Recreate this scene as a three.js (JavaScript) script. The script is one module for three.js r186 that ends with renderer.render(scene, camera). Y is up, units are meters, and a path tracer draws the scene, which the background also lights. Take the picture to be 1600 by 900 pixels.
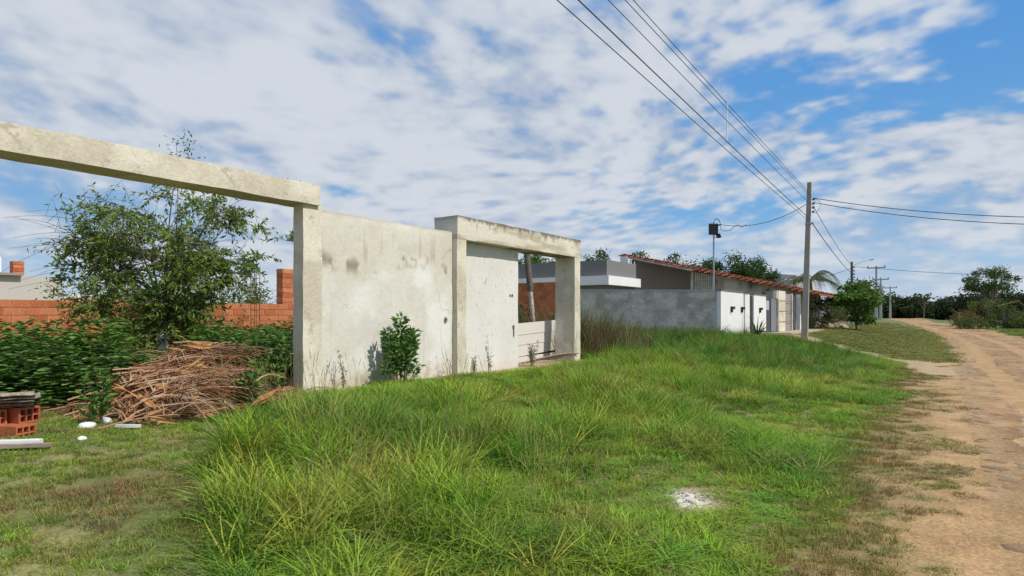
import * as THREE from 'three';
import { mergeGeometries, mergeVertices, toCreasedNormals } from 'three/addons/utils/BufferGeometryUtils.js';

// ---------------------------------------------------------------- camera, sky, sun, exposure
// World: y up, metres. The street runs along -z (distance S), the house fronts lie along -x (distance P left of the camera).
const W = (S, P, y) => new THREE.Vector3(-P, y, -S);
const scene = new THREE.Scene();
const camera = new THREE.PerspectiveCamera(2 * Math.atan(0.493) * 180 / Math.PI, 1600 / 986, 0.05, 3000);
camera.position.set(0, 1.6, 0);
camera.rotation.y = Math.atan(0.68);
camera.setViewOffset(1600, 986, 0, 0, 1600, 900);      // lens shifted up: the horizon lies a little under the middle
scene.add(camera);
const renderer = new THREE.WebGLRenderer({ antialias: true });
renderer.toneMapping = THREE.LinearToneMapping;
renderer.toneMappingExposure = 1.06;
renderer.shadowMap.enabled = true;

const sun = new THREE.DirectionalLight(new THREE.Color(1.0, 0.93, 0.81), 3.9);
const sunDir = new THREE.Vector3(0.92, 1.02, -0.1).normalize();
sun.position.copy(sunDir).multiplyScalar(60); sun.position.z -= 15;
sun.target.position.set(0, 0, -15); scene.add(sun, sun.target);
sun.castShadow = true; sun.shadow.mapSize.set(4096, 4096); sun.shadow.radius = 1.5;
Object.assign(sun.shadow.camera, { left: -45, right: 45, top: 60, bottom: -40, near: 1, far: 160 });

// ---------------------------------------------------------------- random and noise
function rng(seed) { let a = seed >>> 0; return () => { a = (a + 0x6D2B79F5) | 0; let t = Math.imul(a ^ (a >>> 15), 1 | a); t = (t + Math.imul(t ^ (t >>> 7), 61 | t)) ^ t; return ((t ^ (t >>> 14)) >>> 0) / 4294967296; }; }
const h2 = (i, j) => { let n = Math.imul(i, 374761393) + Math.imul(j, 668265263); n = Math.imul(n ^ (n >>> 13), 1274126177); return ((n ^ (n >>> 16)) >>> 0) / 4294967295; };
const sm = (t) => t * t * (3 - 2 * t);
const step = (a, b, x) => { const t = Math.min(1, Math.max(0, (x - a) / (b - a))); return sm(t); };
const mixc = (a, b, t) => [a[0] + (b[0] - a[0]) * t, a[1] + (b[1] - a[1]) * t, a[2] + (b[2] - a[2]) * t];
function noise(x, y, per = 0) {
  const i = Math.floor(x), j = Math.floor(y), u = sm(x - i), v = sm(y - j);
  const m = (a) => per ? ((a % per) + per) % per : a;
  const a = h2(m(i), m(j)), b = h2(m(i + 1), m(j)), c = h2(m(i), m(j + 1)), d = h2(m(i + 1), m(j + 1));
  return a + (b - a) * u + (c - a) * v + (a - b - c + d) * u * v;
}
function fbm(x, y, oct = 4, per = 0) { let s = 0, a = 0.5, n = 0; for (let k = 0; k < oct; k++) { s += a * noise(x + k * 17 * (per ? 0 : 1), y + k * 31 * (per ? 0 : 1), per); n += a; a *= 0.5; x *= 2; y *= 2; per *= 2; } return s / n; }
function noise3(x, y, z) { return (noise(x + z * 0.71 + 11, y - z * 0.53) + noise(y + 37.7, z + x * 0.37) + noise(z + 91.1 + y * 0.29, x)) / 3; }

// ---------------------------------------------------------------- the sky: broken altocumulus over blue, computed
{
  const w = 4096, h = 2048, d = new Float32Array(w * h * 4);
  const D = Math.PI / 180;
  // places where the cloud sheet opens (-) or thickens (+): azimuth left of the street, elevation, widths (degrees), amount
  const spots = [[13.4, 17.6, 4.5, 2.2, -.22], [-3.4, 18.3, 5, 3.0, -.26], [1, 16, 4, 1.4, -.15], [20, 8.4, 8, 1.2, -.22], [48.8, 10.6, 2.6, .55, -.28], [44, 16.6, 1.6, 1.2, -.12],
    [26, 11.2, 4, .9, -.13], [-3, 4.4, 7, 1.0, -.15], [38, 13, 13, 6, .10], [2, 11.5, 9, 2.2, .13], [24, 22, 12, 3, .04], [62, 19, 14, 6, .09], [68, 6.5, 8, 2.4, -.12], [56, 15, 9, 1.2, -.05], [33, 8, 5, 1.2, .06], [4, 21.5, 4, 1.5, .06]];
  for (let j = 0; j < h; j++) {
    const el = ((j + 0.5) / h - 0.5) * Math.PI, y = Math.sin(el), ce = Math.cos(el);
    const coarse = el > 32 * D ? 4 : 1;      // far above the view a coarser raster is enough
    if (coarse > 1 && j % 4) { d.copyWithin(j * w * 4, (j - 1) * w * 4, j * w * 4); continue; }
    for (let i = 0; i < w; i++) {
      const o = (j * w + i) * 4; let c;
      if (coarse > 1 && i % 4) { d[o] = d[o - 4]; d[o + 1] = d[o - 3]; d[o + 2] = d[o - 2]; d[o + 3] = 1; continue; }
      if (y <= 0) { c = [0.34, 0.345, 0.33]; } else {
        const ph = ((i + 0.5) / w - 0.5) * 2 * Math.PI, x = Math.cos(ph) * ce, z = Math.sin(ph) * ce;
        const S = -z, P = -x, az = Math.atan2(P, S) / D, e = el / D;
        const t = 1 / (y + 0.2), a = S * t, b = P * t;
        const ca = Math.cos(28 * D), sa = Math.sin(28 * D), along = a * ca + b * sa, across = -a * sa + b * ca;
        const wx = fbm(along * .9 + 3, across * .9, 2) - .5, wy = fbm(along * .9 + 40, across * .9 + 7, 2) - .5;
        const big = fbm(along * 0.5 + wx * .6 + 5.3, across * 0.9 + wy * .6 + 1.7, 3);
        const puff = fbm(along * 12 + wx * 4.5, across * 12.5 + wy * 4.5, 4);
        const streak = fbm(along * 1.0 + wx * .9 + 9, across * 3.6 + wy * 1.4, 5);
        const soft = fbm(along * 3.0 + 70 + wx, across * 3.8 + wy, 4);
        let cov = 0; for (const [A, E, wa, we, k] of spots) { let da = az - A; if (da > 180) da -= 360; if (da < -180) da += 360; const q = (da / wa) ** 2 + ((e - E) / we) ** 2; if (q < 9) cov += k * Math.exp(-q); }
        const calm = Math.min(1, step(46, 60, az + 14 * (big - .5)) * step(120, 90, az) * .85 + step(11, 6, e) * .75);
        const v = big * .42 + soft * .22 + streak * (.06 + .32 * calm) + puff * (.62 - .40 * calm) - .04 * (1 - calm) + cov - .02 + .05 * calm * step(9, 14, e);
        const al = step(.31, .67, v);
        const blue = mixc([0.18, 0.41, 0.70], [0.095, 0.29, 0.64], step(4, 24, e));
        const sk = mixc([0.38, 0.55, 0.72], blue, step(1, 10, e));
        const cl = mixc([0.33, 0.415, 0.56], [0.63, 0.665, 0.715], step(.28, .68, .32 * soft + .25 * streak + .30 * v + .30 * (puff - .25)));
        c = mixc(sk, cl, al * .95);
        c = mixc(c, [0.50, 0.60, 0.72], .5 * step(6, 0, e));
      }
      d[o] = c[0]; d[o + 1] = c[1]; d[o + 2] = c[2]; d[o + 3] = 1;
    }
  }
  const tex = new THREE.DataTexture(d, w, h, THREE.RGBAFormat, THREE.FloatType);
  tex.mapping = THREE.EquirectangularReflectionMapping; tex.magFilter = THREE.LinearFilter; tex.minFilter = THREE.LinearFilter; tex.colorSpace = THREE.LinearSRGBColorSpace; tex.needsUpdate = true;
  scene.background = tex; scene.environment = tex;
}

// ---------------------------------------------------------------- helpers
const names = new Map();
function numbered(n) { const k = names.get(n) || 0; names.set(n, k + 1); return k ? `${n}_${String(k).padStart(3, '0')}` : n; }
function shade(o) { o.castShadow = true; o.receiveShadow = true; return o; }
function tag(o, label, category, group) { o.userData.label = label; o.userData.category = category; o.userData.kind = 'thing'; if (group) o.userData.group = group; return o; }
function thing(name, label, category, S = 0, P = 0, y = 0, group) { const g = new THREE.Group(); g.name = numbered(name); g.position.copy(W(S, P, y)); scene.add(g); return tag(g, label, category, group); }
// geometry is given in world axes; put() moves it into its parent's frame
function put(name, geo, mat, parent = scene) {
  if (Array.isArray(geo)) geo = geo.length > 1 ? join(geo) : geo[0];
  const m = shade(new THREE.Mesh(geo, mat)); m.name = parent === scene ? numbered(name) : name;
  if (parent !== scene) { const off = new THREE.Vector3(); let p = parent; while (p && p !== scene) { off.add(p.position); p = p.parent; } m.position.sub(off); }
  parent.add(m); return m;
}
function join(list) { const attrs = ['position', 'normal', 'uv']; const col = list.some((g) => g.attributes.color); list = list.map((g) => { g = g.index ? g.toNonIndexed() : g; for (const k of Object.keys(g.attributes)) if (!attrs.includes(k) && !(col && k === 'color')) g.deleteAttribute(k); return g; }); return mergeGeometries(list); }
function metreUV(g) {               // uv in metres from the way each face points
  g = g.index ? g.toNonIndexed() : g; const p = g.attributes.position, uv = new Float32Array(p.count * 2);
  const a = new THREE.Vector3(), b = new THREE.Vector3(), c = new THREE.Vector3();
  for (let i = 0; i < p.count; i += 3) {
    a.fromBufferAttribute(p, i); b.fromBufferAttribute(p, i + 1); c.fromBufferAttribute(p, i + 2);
    const n = b.clone().sub(a).cross(c.clone().sub(a)), x = Math.abs(n.x), y = Math.abs(n.y), z = Math.abs(n.z);
    [a, b, c].forEach((v, k) => { const [s, t] = x >= y && x >= z ? [v.z, v.y] : y >= z ? [v.x, v.z] : [v.x, v.y]; uv[(i + k) * 2] = s; uv[(i + k) * 2 + 1] = t; });
  }
  g.setAttribute('uv', new THREE.BufferAttribute(uv, 2)); return g;
}
// a block between two S, P and y values; seg and amp make its faces and edges uneven
function block(S0, S1, P0, P1, y0, y1, amp = 0, cell = 0.12, fq = 3) {
  const w = Math.abs(P1 - P0), h = Math.abs(y1 - y0), d = Math.abs(S1 - S0);
  const n = (l) => amp ? Math.max(1, Math.min(60, Math.round(l / cell))) : 1;
  let g = new THREE.BoxGeometry(w, h, d, n(w), n(h), n(d)); g.translate(-(P0 + P1) / 2, (y0 + y1) / 2, -(S0 + S1) / 2);
  if (!amp) return metreUV(g);
  g.deleteAttribute('uv'); g.deleteAttribute('normal'); g = mergeVertices(g);
  const p = g.attributes.position, cx = -(P0 + P1) / 2, cy = (y0 + y1) / 2, cz = -(S0 + S1) / 2;
  for (let i = 0; i < p.count; i++) {
    const x = p.getX(i), y = p.getY(i), z = p.getZ(i);
    const ex = Math.abs(Math.abs(x - cx) - w / 2) < 1e-4, ey = Math.abs(Math.abs(y - cy) - h / 2) < 1e-4, ez = Math.abs(Math.abs(z - cz) - d / 2) < 1e-4;
    const edge = ex + ey + ez > 1 ? 1.8 : 0.8;
    const k = (o) => (noise3(x * fq + o, y * fq, z * fq) - .5) * 2 * amp * edge + (noise3(x * 11 + o, y * 11, z * 11) - .5) * amp * edge;
    const chip = ex + ey + ez > 1 ? amp * .8 : 0;
    if (ex) p.setX(i, x + k(3) - Math.sign(x - cx) * chip); if (ey) p.setY(i, y + k(50) - Math.sign(y - cy) * chip); if (ez) p.setZ(i, z + k(90) - Math.sign(z - cz) * chip);
  }
  return metreUV(toCreasedNormals(g, 0.6));
}
function prism(pts, axis, a0, a1) {   // polygon of (u, y) pushed along an axis: 'S' polygon in (P,y) or 'P' polygon in (S,y)
  const s = new THREE.Shape(pts.map(([u, y]) => new THREE.Vector2(u, y)));
  const g = new THREE.ExtrudeGeometry(s, { depth: a1 - a0, bevelEnabled: false });
  const m = new THREE.Matrix4();
  if (axis === 'S') m.set(-1, 0, 0, 0, 0, 1, 0, 0, 0, 0, -1, -a0, 0, 0, 0, 1);
  else m.set(0, 0, -1, -a0, 0, 1, 0, 0, -1, 0, 0, 0, 0, 0, 0, 1);
  g.applyMatrix4(m); 
  let q = g.toNonIndexed ? g : g; q = q.index ? q.toNonIndexed() : q;
  if (m.determinant() < 0) { const p = q.attributes.position.array; for (let i = 0; i < p.length; i += 9) for (let k = 0; k < 3; k++) { const t = p[i + 3 + k]; p[i + 3 + k] = p[i + 6 + k]; p[i + 6 + k] = t; } }
  q.computeVertexNormals(); return metreUV(q);
}
function tube(pts, r0, r1 = r0, sides = 6) {   // tapered round bar through points
  const n = pts.length, pos = [], nor = [], uv = [], idx = [], T = new THREE.Vector3(), A = new THREE.Vector3(), B = new THREE.Vector3(); let len = 0;
  for (let i = 0; i < n; i++) {
    T.subVectors(pts[Math.min(n - 1, i + 1)], pts[Math.max(0, i - 1)]).normalize(); if (i) len += pts[i].distanceTo(pts[i - 1]);
    A.set(0, 1, 0); if (Math.abs(T.y) > .95) A.set(1, 0, 0); B.crossVectors(T, A).normalize(); A.crossVectors(B, T).normalize();
    const r = r0 + (r1 - r0) * i / (n - 1);
    for (let k = 0; k <= sides; k++) { const f = k / sides * Math.PI * 2, c = Math.cos(f), s = Math.sin(f), nx = A.x * c + B.x * s, ny = A.y * c + B.y * s, nz = A.z * c + B.z * s; pos.push(pts[i].x + nx * r, pts[i].y + ny * r, pts[i].z + nz * r); nor.push(nx, ny, nz); uv.push(k / sides, len); }
  }
  for (let i = 0; i < n - 1; i++) for (let k = 0; k < sides; k++) { const a = i * (sides + 1) + k, b = a + sides + 1; idx.push(a, a + 1, b, b, a + 1, b + 1); }
  const end = (i, flip) => { const o = pos.length / 3, p = pts[i]; pos.push(p.x, p.y, p.z); nor.push(0, flip ? -1 : 1, 0); uv.push(0, 0); for (let k = 0; k < sides; k++) { const a = i * (sides + 1) + k; flip ? idx.push(o, a + 1, a) : idx.push(o, a, a + 1); } };
  end(0, true); end(n - 1, false);
  const g = new THREE.BufferGeometry(); g.setAttribute('position', new THREE.Float32BufferAttribute(pos, 3)); g.setAttribute('normal', new THREE.Float32BufferAttribute(nor, 3)); g.setAttribute('uv', new THREE.Float32BufferAttribute(uv, 2)); g.setIndex(idx); return g.toNonIndexed();
}
const bar = (a, b, r0, r1, sides) => tube([a, b], r0, r1, sides);
function curve(a, b, bend, n = 5) { const c = a.clone().lerp(b, .5).add(bend), out = []; for (let i = 0; i <= n; i++) { const t = i / n; out.push(a.clone().multiplyScalar((1 - t) * (1 - t)).addScaledVector(c, 2 * t * (1 - t)).addScaledVector(b, t * t)); } return out; }
// textures: fn(u, v) gives linear colour 0..1
function texture(w, h, fn, rep = 1, srgb = true) {
  const d = new Uint8Array(w * h * 4), g = (x) => { x = Math.min(1, Math.max(0, x)); return 255 * (srgb ? (x <= .0031308 ? x * 12.92 : 1.055 * x ** (1 / 2.4) - .055) : x); };
  for (let j = 0; j < h; j++) for (let i = 0; i < w; i++) { const c = fn((i + .5) / w, (j + .5) / h), o = (j * w + i) * 4; d[o] = g(c[0]); d[o + 1] = g(c[1]); d[o + 2] = g(c[2]); d[o + 3] = 255; }
  const t = new THREE.DataTexture(d, w, h); t.colorSpace = srgb ? THREE.SRGBColorSpace : THREE.NoColorSpace; t.wrapS = t.wrapT = THREE.RepeatWrapping; t.magFilter = THREE.LinearFilter; t.minFilter = THREE.LinearMipmapLinearFilter; t.generateMipmaps = true; t.repeat.set(rep, rep); t.needsUpdate = true; return t;
}
const grey = (v) => [v, v, v];
const std = (color, rough = .9, extra = {}) => { const m = new THREE.MeshStandardMaterial({ roughness: rough, ...extra }); m.color.setRGB(...color); return m; };
const leafy = (extra = {}) => new THREE.MeshPhysicalMaterial({ vertexColors: true, roughness: .85, transmission: .3, thickness: 0, side: THREE.DoubleSide, specularIntensity: .35, ...extra });
// ---------------------------------------------------------------- materials
const grainBump = texture(512, 512, (u, v) => grey(.5 * fbm(u * 64, v * 64, 3, 64) + .5 * fbm(u * 12, v * 12, 4, 12)), .7, false);
const cementTile = texture(1024, 1024, (u, v) => { const t = (x) => x; const big = fbm(u * 5, v * 5, 5, 5), fine = fbm(u * 90, v * 90, 3, 90), m = step(.60, .76, fbm(u * 14 + 0, v * 9, 4, 18)) * step(.42, .62, fbm(u * 70, v * 70, 2, 70)); let c = mixc([.54, .495, .405], [.68, .64, .55], step(.3, .64, big)).map((x) => x * (.86 + .28 * fine)); return t(mixc(c, [.22, .19, .15], m * .4)); }, .45);
const M = {};
M.cement = std([.95, .945, .925], .93, { map: cementTile, bumpMap: grainBump, bumpScale: .006 });
M.greyRender = std([1, 1, 1], .95, { map: texture(1024, 1024, (u, v) => { const b = fbm(u * 5, v * 5, 5, 5), r = fbm(u * 10, v * 16, 4, 16), f = fbm(u * 80, v * 80, 3, 80); let c = mixc([.36, .335, .30], [.62, .58, .525], step(.3, .68, .6 * b + .4 * r)); return c.map((x) => x * (.8 + .4 * f)); }, .25), bumpMap: texture(512, 512, (u, v) => grey(.6 * fbm(u * 16, v * 24, 4, 24) + .4 * fbm(u * 60, v * 60, 3, 60)), .4, false), bumpScale: .03 });
M.whitePaint = std([1, 1, 1], .7, { map: texture(512, 512, (u, v) => { const b = fbm(u * 6, v * 6, 4, 6), f = fbm(u * 90, v * 90, 2, 90); return mixc([.66, .665, .68], [.78, .785, .80], b).map((x) => x * (.96 + .08 * f)); }, .3), bumpMap: grainBump, bumpScale: .002 });
M.darkGrey = std([.075, .08, .09], .8, { bumpMap: grainBump, bumpScale: .003 });
M.midGrey = std([.17, .17, .175], .8, { bumpMap: grainBump, bumpScale: .003 });
M.dirtyPlaster = std([1, 1, 1], .95, { map: texture(1024, 1024, (u, v) => { const b = fbm(u * 6, v * 4, 5, 12), d = fbm(u * 24, v * 5, 4, 24), f = fbm(u * 80, v * 80, 2, 80); let c = mixc([.52, .47, .40], [.33, .29, .25], step(.35, .65, b)); c = mixc(c, [.09, .085, .08], .8 * step(.55, .72, .55 * b + .45 * d)); return c.map((x) => x * (.85 + .3 * f)); }, .2), bumpMap: grainBump, bumpScale: .006 });
M.mauve = std([.27, .24, .235], .95, { bumpMap: grainBump, bumpScale: .004 });
M.metalDark = std([.035, .038, .042], .55, { metalness: .3 });
M.black = std([.02, .02, .022], .6);
M.galv = std([.36, .38, .40], .45, { metalness: .6 });
M.rust = std([.16, .075, .035], .9);
M.gateGrey = std([.17, .185, .215], .6);
M.gateDark = std([.05, .053, .062], .6);
M.wire = std([.03, .035, .045], .7);
M.porcelain = std([.05, .05, .06], .35);
const woodTex = texture(512, 512, (u, v) => { const g = fbm(u * 4, v * 60, 4, 60), f = fbm(u * 12, v * 120, 2, 120), k = fbm(u * 6, v * 6, 3, 6); return mixc([.30, .27, .23], [.60, .57, .52], step(.25, .75, .5 * g + .25 * f + .25 * k)); }, 1);
M.greyWood = std([.62, .53, .45], .95, { map: woodTex, bumpMap: grainBump, bumpScale: .004 });
M.paleWood = std([1.05, 1.03, 1], .9, { map: woodTex, bumpMap: grainBump, bumpScale: .003 });
M.whiteBoard = std([.62, .595, .56], .9, { bumpMap: woodTex, bumpScale: .004 });
M.darkWood = std([.30, .27, .25], .95, { map: woodTex, bumpMap: grainBump, bumpScale: .006 });
M.poleConcrete = std([.40, .37, .33], .95, { map: texture(512, 512, (u, v) => { const b = fbm(u * 4, v * 4, 4, 4), f = fbm(u * 50, v * 50, 3, 50); return grey(.55 + .45 * (.6 * b + .4 * f)); }, .8), bumpMap: grainBump, bumpScale: .004 });
const clayTex = (seed) => texture(512, 512, (u, v) => { const b = fbm(u * 5 + seed, v * 5, 4), f = fbm(u * 50, v * 18 + seed, 3); const smear = step(.63, .74, fbm(u * 7 + seed * 3, v * 12, 4)); return mixc(mixc([.70, .66, .64], [1, 1, 1], step(.3, .7, .5 * b + .5 * f)), [.95, 1, 1], smear * .6); }, .7);
const clayMap = clayTex(3);
M.clay = [[.50, .155, .062], [.56, .19, .08], [.45, .13, .052], [.60, .22, .10]].map((c) => std(c, .92, { map: clayMap, bumpMap: grainBump, bumpScale: .004 }));
M.mortar = std([.44, .33, .25], .97, { bumpMap: grainBump, bumpScale: .004 });
M.tileClay = [[.42, .15, .075], [.34, .11, .06], [.50, .20, .10], [.24, .10, .07], [.46, .25, .15]].map((c) => std(c, .92, { map: clayMap }));
M.bark = std([.16, .125, .095], .97, { bumpMap: grainBump, bumpScale: .012 });
M.limeBark = std([.72, .72, .70], .95, { bumpMap: grainBump, bumpScale: .01 });
M.twig = std([.145, .12, .10], .95);
M.leaf = leafy();

// ---------------------------------------------------------------- the ground, the road
const driveLine = [[39, 8.6], [34.5, 7.0], [31, 4.6], [28, 2.4], [25.5, .7], [21.5, .1]];
function segDist(S, P, line) { let best = 1e9; for (let i = 0; i < line.length - 1; i++) { const [a, b] = line[i], [c, d] = line[i + 1], dx = c - a, dy = d - b, t = Math.max(0, Math.min(1, ((S - a) * dx + (P - b) * dy) / (dx * dx + dy * dy))); best = Math.min(best, Math.hypot(S - a - dx * t, P - b - dy * t)); } return best; }
const roadShift = (S) => S > 25 ? .00056 * (S - 25) ** 2 / (1 + Math.max(0, S - 160) * .01) : 0;
const roadLeft = (S) => roadShift(S) + .12 * (noise(S * .35, 4) - .5) * 2;
const roadRight = (S) => roadShift(S) - 4.6 - Math.min(3, Math.max(0, S - 40) * .03) + .5 * (noise(S * .2, 9) - .5);
function terrain(S, P) {
  const rise = .5 * step(.9, 7.0, P) + .15 * step(14, 30, S) * step(2, 7, P);
  const b = .05 * (fbm(S * .8 + 3, P * .8, 3) - .5) * step(.2, 2, P) + .02 * (fbm(S * 3, P * 3, 2) - .5);
  const right = .12 * step(-5, -7, P - roadShift(S));
  return rise + b * (P > 60 || S > 120 ? 0 : 1) + right;
}
const lawnEdge = (P) => 2.2 + .56 * (P - 3.5) + .35 * (noise(P * 1.3, 8) - .5);        // mown in front of the opening, S below this
const tallFrom = (S) => 1.0 - .15 * step(6, 12, S) + .35 * (fbm(S * .7, 2.2, 3) - .5) * 2 + .5 * step(12, 18, S) * (noise(S * .8, 5) - .2) ;
// what grows where: how tall and how thick the grass stands, and the bare patches
function cover(S, P) {
  const r = roadLeft(S), q = P - r, drive = segDist(S, P, driveLine) - .75 - .7 * (fbm(S * .9, P * .9 + 20, 3) - .5) * 2;
  const limeD = Math.hypot((S - 5.38) / 1.15, (P - 1.87) / .85), bareA = Math.hypot((S - 9.7) / .38, (P - 1.75) / .85) / .8, wallFoot = step(6.7, 7.05, P) * step(8.8, 9.6, S) * step(14.2, 13.4, S);
  const n = fbm(S * 1.4 + 8, P * 1.4, 4);
  let bare = Math.max(step(.66, .3, limeD + .4 * (n - .5)), step(1.15, .6, bareA + .6 * (n - .5)) * .9, step(.35, -.25, drive), wallFoot * .9);
  const lawn = S < lawnEdge(P) ? 1 : 0;
  let tall = 0;
  if (!lawn && q > tallFrom(S) && P < 7.4 && S < 27.4) tall = step(-.05, .55, q - tallFrom(S)) * (1 - bare) * step(-.2, .5, drive);
  if (S > 14 && P >= 7.4 && P < 8.2 && S < 27) tall = 1;
  if (S > 14.3 && S < 27.3 && P >= 7.4 && P < 15) tall = 1;
  return { bare, lawn, tall, q, drive, limeD, n };
}
function groundColour(S, P) {
  const c = cover(S, P), n2 = fbm(S * 3 + 1, P * 3 + 4, 3), n3 = fbm(S * .5, P * .5 + 9, 3);
  const dirt = mixc([.32, .19, .082], [.48, .31, .155], n2), straw = mixc([.23, .15, .06], [.38, .27, .12], n2), soil = [.22, .15, .08], mown = mixc([.10, .125, .03], [.22, .20, .075], step(.3, .7, .5 * n2 + .5 * c.n));
  let k = mixc(soil, [.29, .21, .115], n2);
  if (c.lawn || S > 24 || P < 1.4 || P > 9) k = mown;
  const verge = step(1.5, .6, c.q) * step(60, 40, S); k = mixc(k, straw, verge * .85);
  k = mixc(k, dirt, step(.55, -.15, c.q + .9 * (c.n - .5)));
  k = mixc(k, mixc([.33, .24, .13], [.46, .34, .21], n2), c.bare * (c.limeD < 1.2 ? .8 : 1));
  k = mixc(k, [.60, .57, .52], .92 * step(.38, .12, c.limeD + .55 * (fbm(S * 9, P * 9, 3) - .5)));
  const rr = roadRight(S); if (P < rr + 1) k = mixc(k, mixc([.07, .11, .025], [.13, .16, .045], n3), step(rr + .6, rr - .6, P + 1.2 * (c.n - .5)));
  if (S > 45 && P > roadLeft(S) + 1) k = mixc(k, mixc([.10, .125, .03], [.19, .17, .07], c.n), .8);
  if (P > 8 && S < 14) k = mixc(k, mixc(soil, [.29, .21, .115], n2), .6);
  return k;
}
const soilTex = texture(1024, 1024, (u, v) => { const f = fbm(u * 60, v * 60, 4, 60), g = fbm(u * 9, v * 9, 4, 9), st = step(.66, .72, fbm(u * 34, v * 90, 2, 90)); return grey(Math.min(1, .45 + .55 * f + .25 * (g - .5) + .16 * st)); }, .8);
M.ground = std([1.25, 1.25, 1.25], .97, { vertexColors: true, map: soilTex, bumpMap: grainBump, bumpScale: .02 });
function lines(a, b, d, lo, hi, grow) { const o = []; for (let x = a; x <= b; x += d) o.push(x); let s = d, x = o[o.length - 1]; while (x < hi) { s *= grow; x += s; o.push(Math.min(x, hi)); } s = d; x = a; const p = []; while (x > lo) { s *= grow; x -= s; p.push(Math.max(x, lo)); } return p.reverse().concat(o); }
function sheet(Ss, Ps, yf, cf) {
  const pos = [], col = [], uv = [], idx = [], n = Ps.length;
  for (const S of Ss) for (const q of Ps) { const P = typeof q === 'function' ? q(S) : q; pos.push(-P, yf(S, P), -S); const c = cf(S, P); col.push(...c); uv.push(-P, -S); }
  for (let i = 0; i < Ss.length - 1; i++) for (let j = 0; j < n - 1; j++) { const a = i * n + j, b = a + n; idx.push(a, a + 1, b, b, a + 1, b + 1); }
  const g = new THREE.BufferGeometry(); g.setAttribute('position', new THREE.Float32BufferAttribute(pos, 3)); g.setAttribute('color', new THREE.Float32BufferAttribute(col, 3)); g.setAttribute('uv', new THREE.Float32BufferAttribute(uv, 2)); g.setIndex(idx); g.computeVertexNormals();
  if (g.attributes.normal.getY(5) < 0) { const ix = g.index.array; for (let i = 0; i < ix.length; i += 3) { const t = ix[i + 1]; ix[i + 1] = ix[i + 2]; ix[i + 2] = t; } g.computeVertexNormals(); }
  return g;
}
{
  const g = put('ground', sheet(lines(-3, 34, .13, -500, 900, 1.12), lines(-6, 11, .13, -600, 600, 1.14), terrain, groundColour), M.ground); g.userData = { kind: 'structure', label: 'grassy ground rising from the dirt road to the walls' };
}
const roadColour = (S, P) => { const n = fbm(S * 2.2, P * 1.6 + 5, 4), m = fbm(S * .4, P * .9 + 3, 3), e = Math.min(P - roadRight(S), roadLeft(S) - P); let c = mixc([.20, .11, .048], [.45, .275, .135], step(.25, .75, .55 * n + .45 * m)); c = mixc(c, [.24, .21, .10], .55 * step(.7, 0, e) + .35 * step(.5, .68, fbm(S * .8 + 40, P * 1.5, 3)) * step(-.2, -1.6, P)); return mixc(groundColour(S, P), c, step(.05, .7, e + .5 * (n - .5))); };
const rut = (S, P) => { const x = P - roadShift(S) + .25 * (noise(S * .12, 3) - .5), g = (c) => Math.exp(-(((x - c) / .28) ** 2)); return g(-1.15) + g(-2.75); };
const roadY = (S, P) => -.028 * rut(S, P) + terrain(S, P) - .03 + .04 * step(0, .3, Math.min(P - roadRight(S), roadLeft(S) - P)) + .03 * (fbm(S * 1.1 + 30, P * 1.4, 3) - .45) * step(0, .5, Math.min(P - roadRight(S), roadLeft(S) - P));
const road = (() => {
  const fr = []; for (let k = 0; k <= 44; k++) fr.push(((t) => (S) => roadRight(S) + (roadLeft(S) - roadRight(S)) * t)(k / 44));
  const m = put('road', sheet(lines(-3, 40, .14, -60, 330, 1.05), fr, roadY, roadColour), M.ground); m.userData = { kind: 'structure', label: 'stony red dirt road bending away to the left' }; return m;
})();
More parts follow.
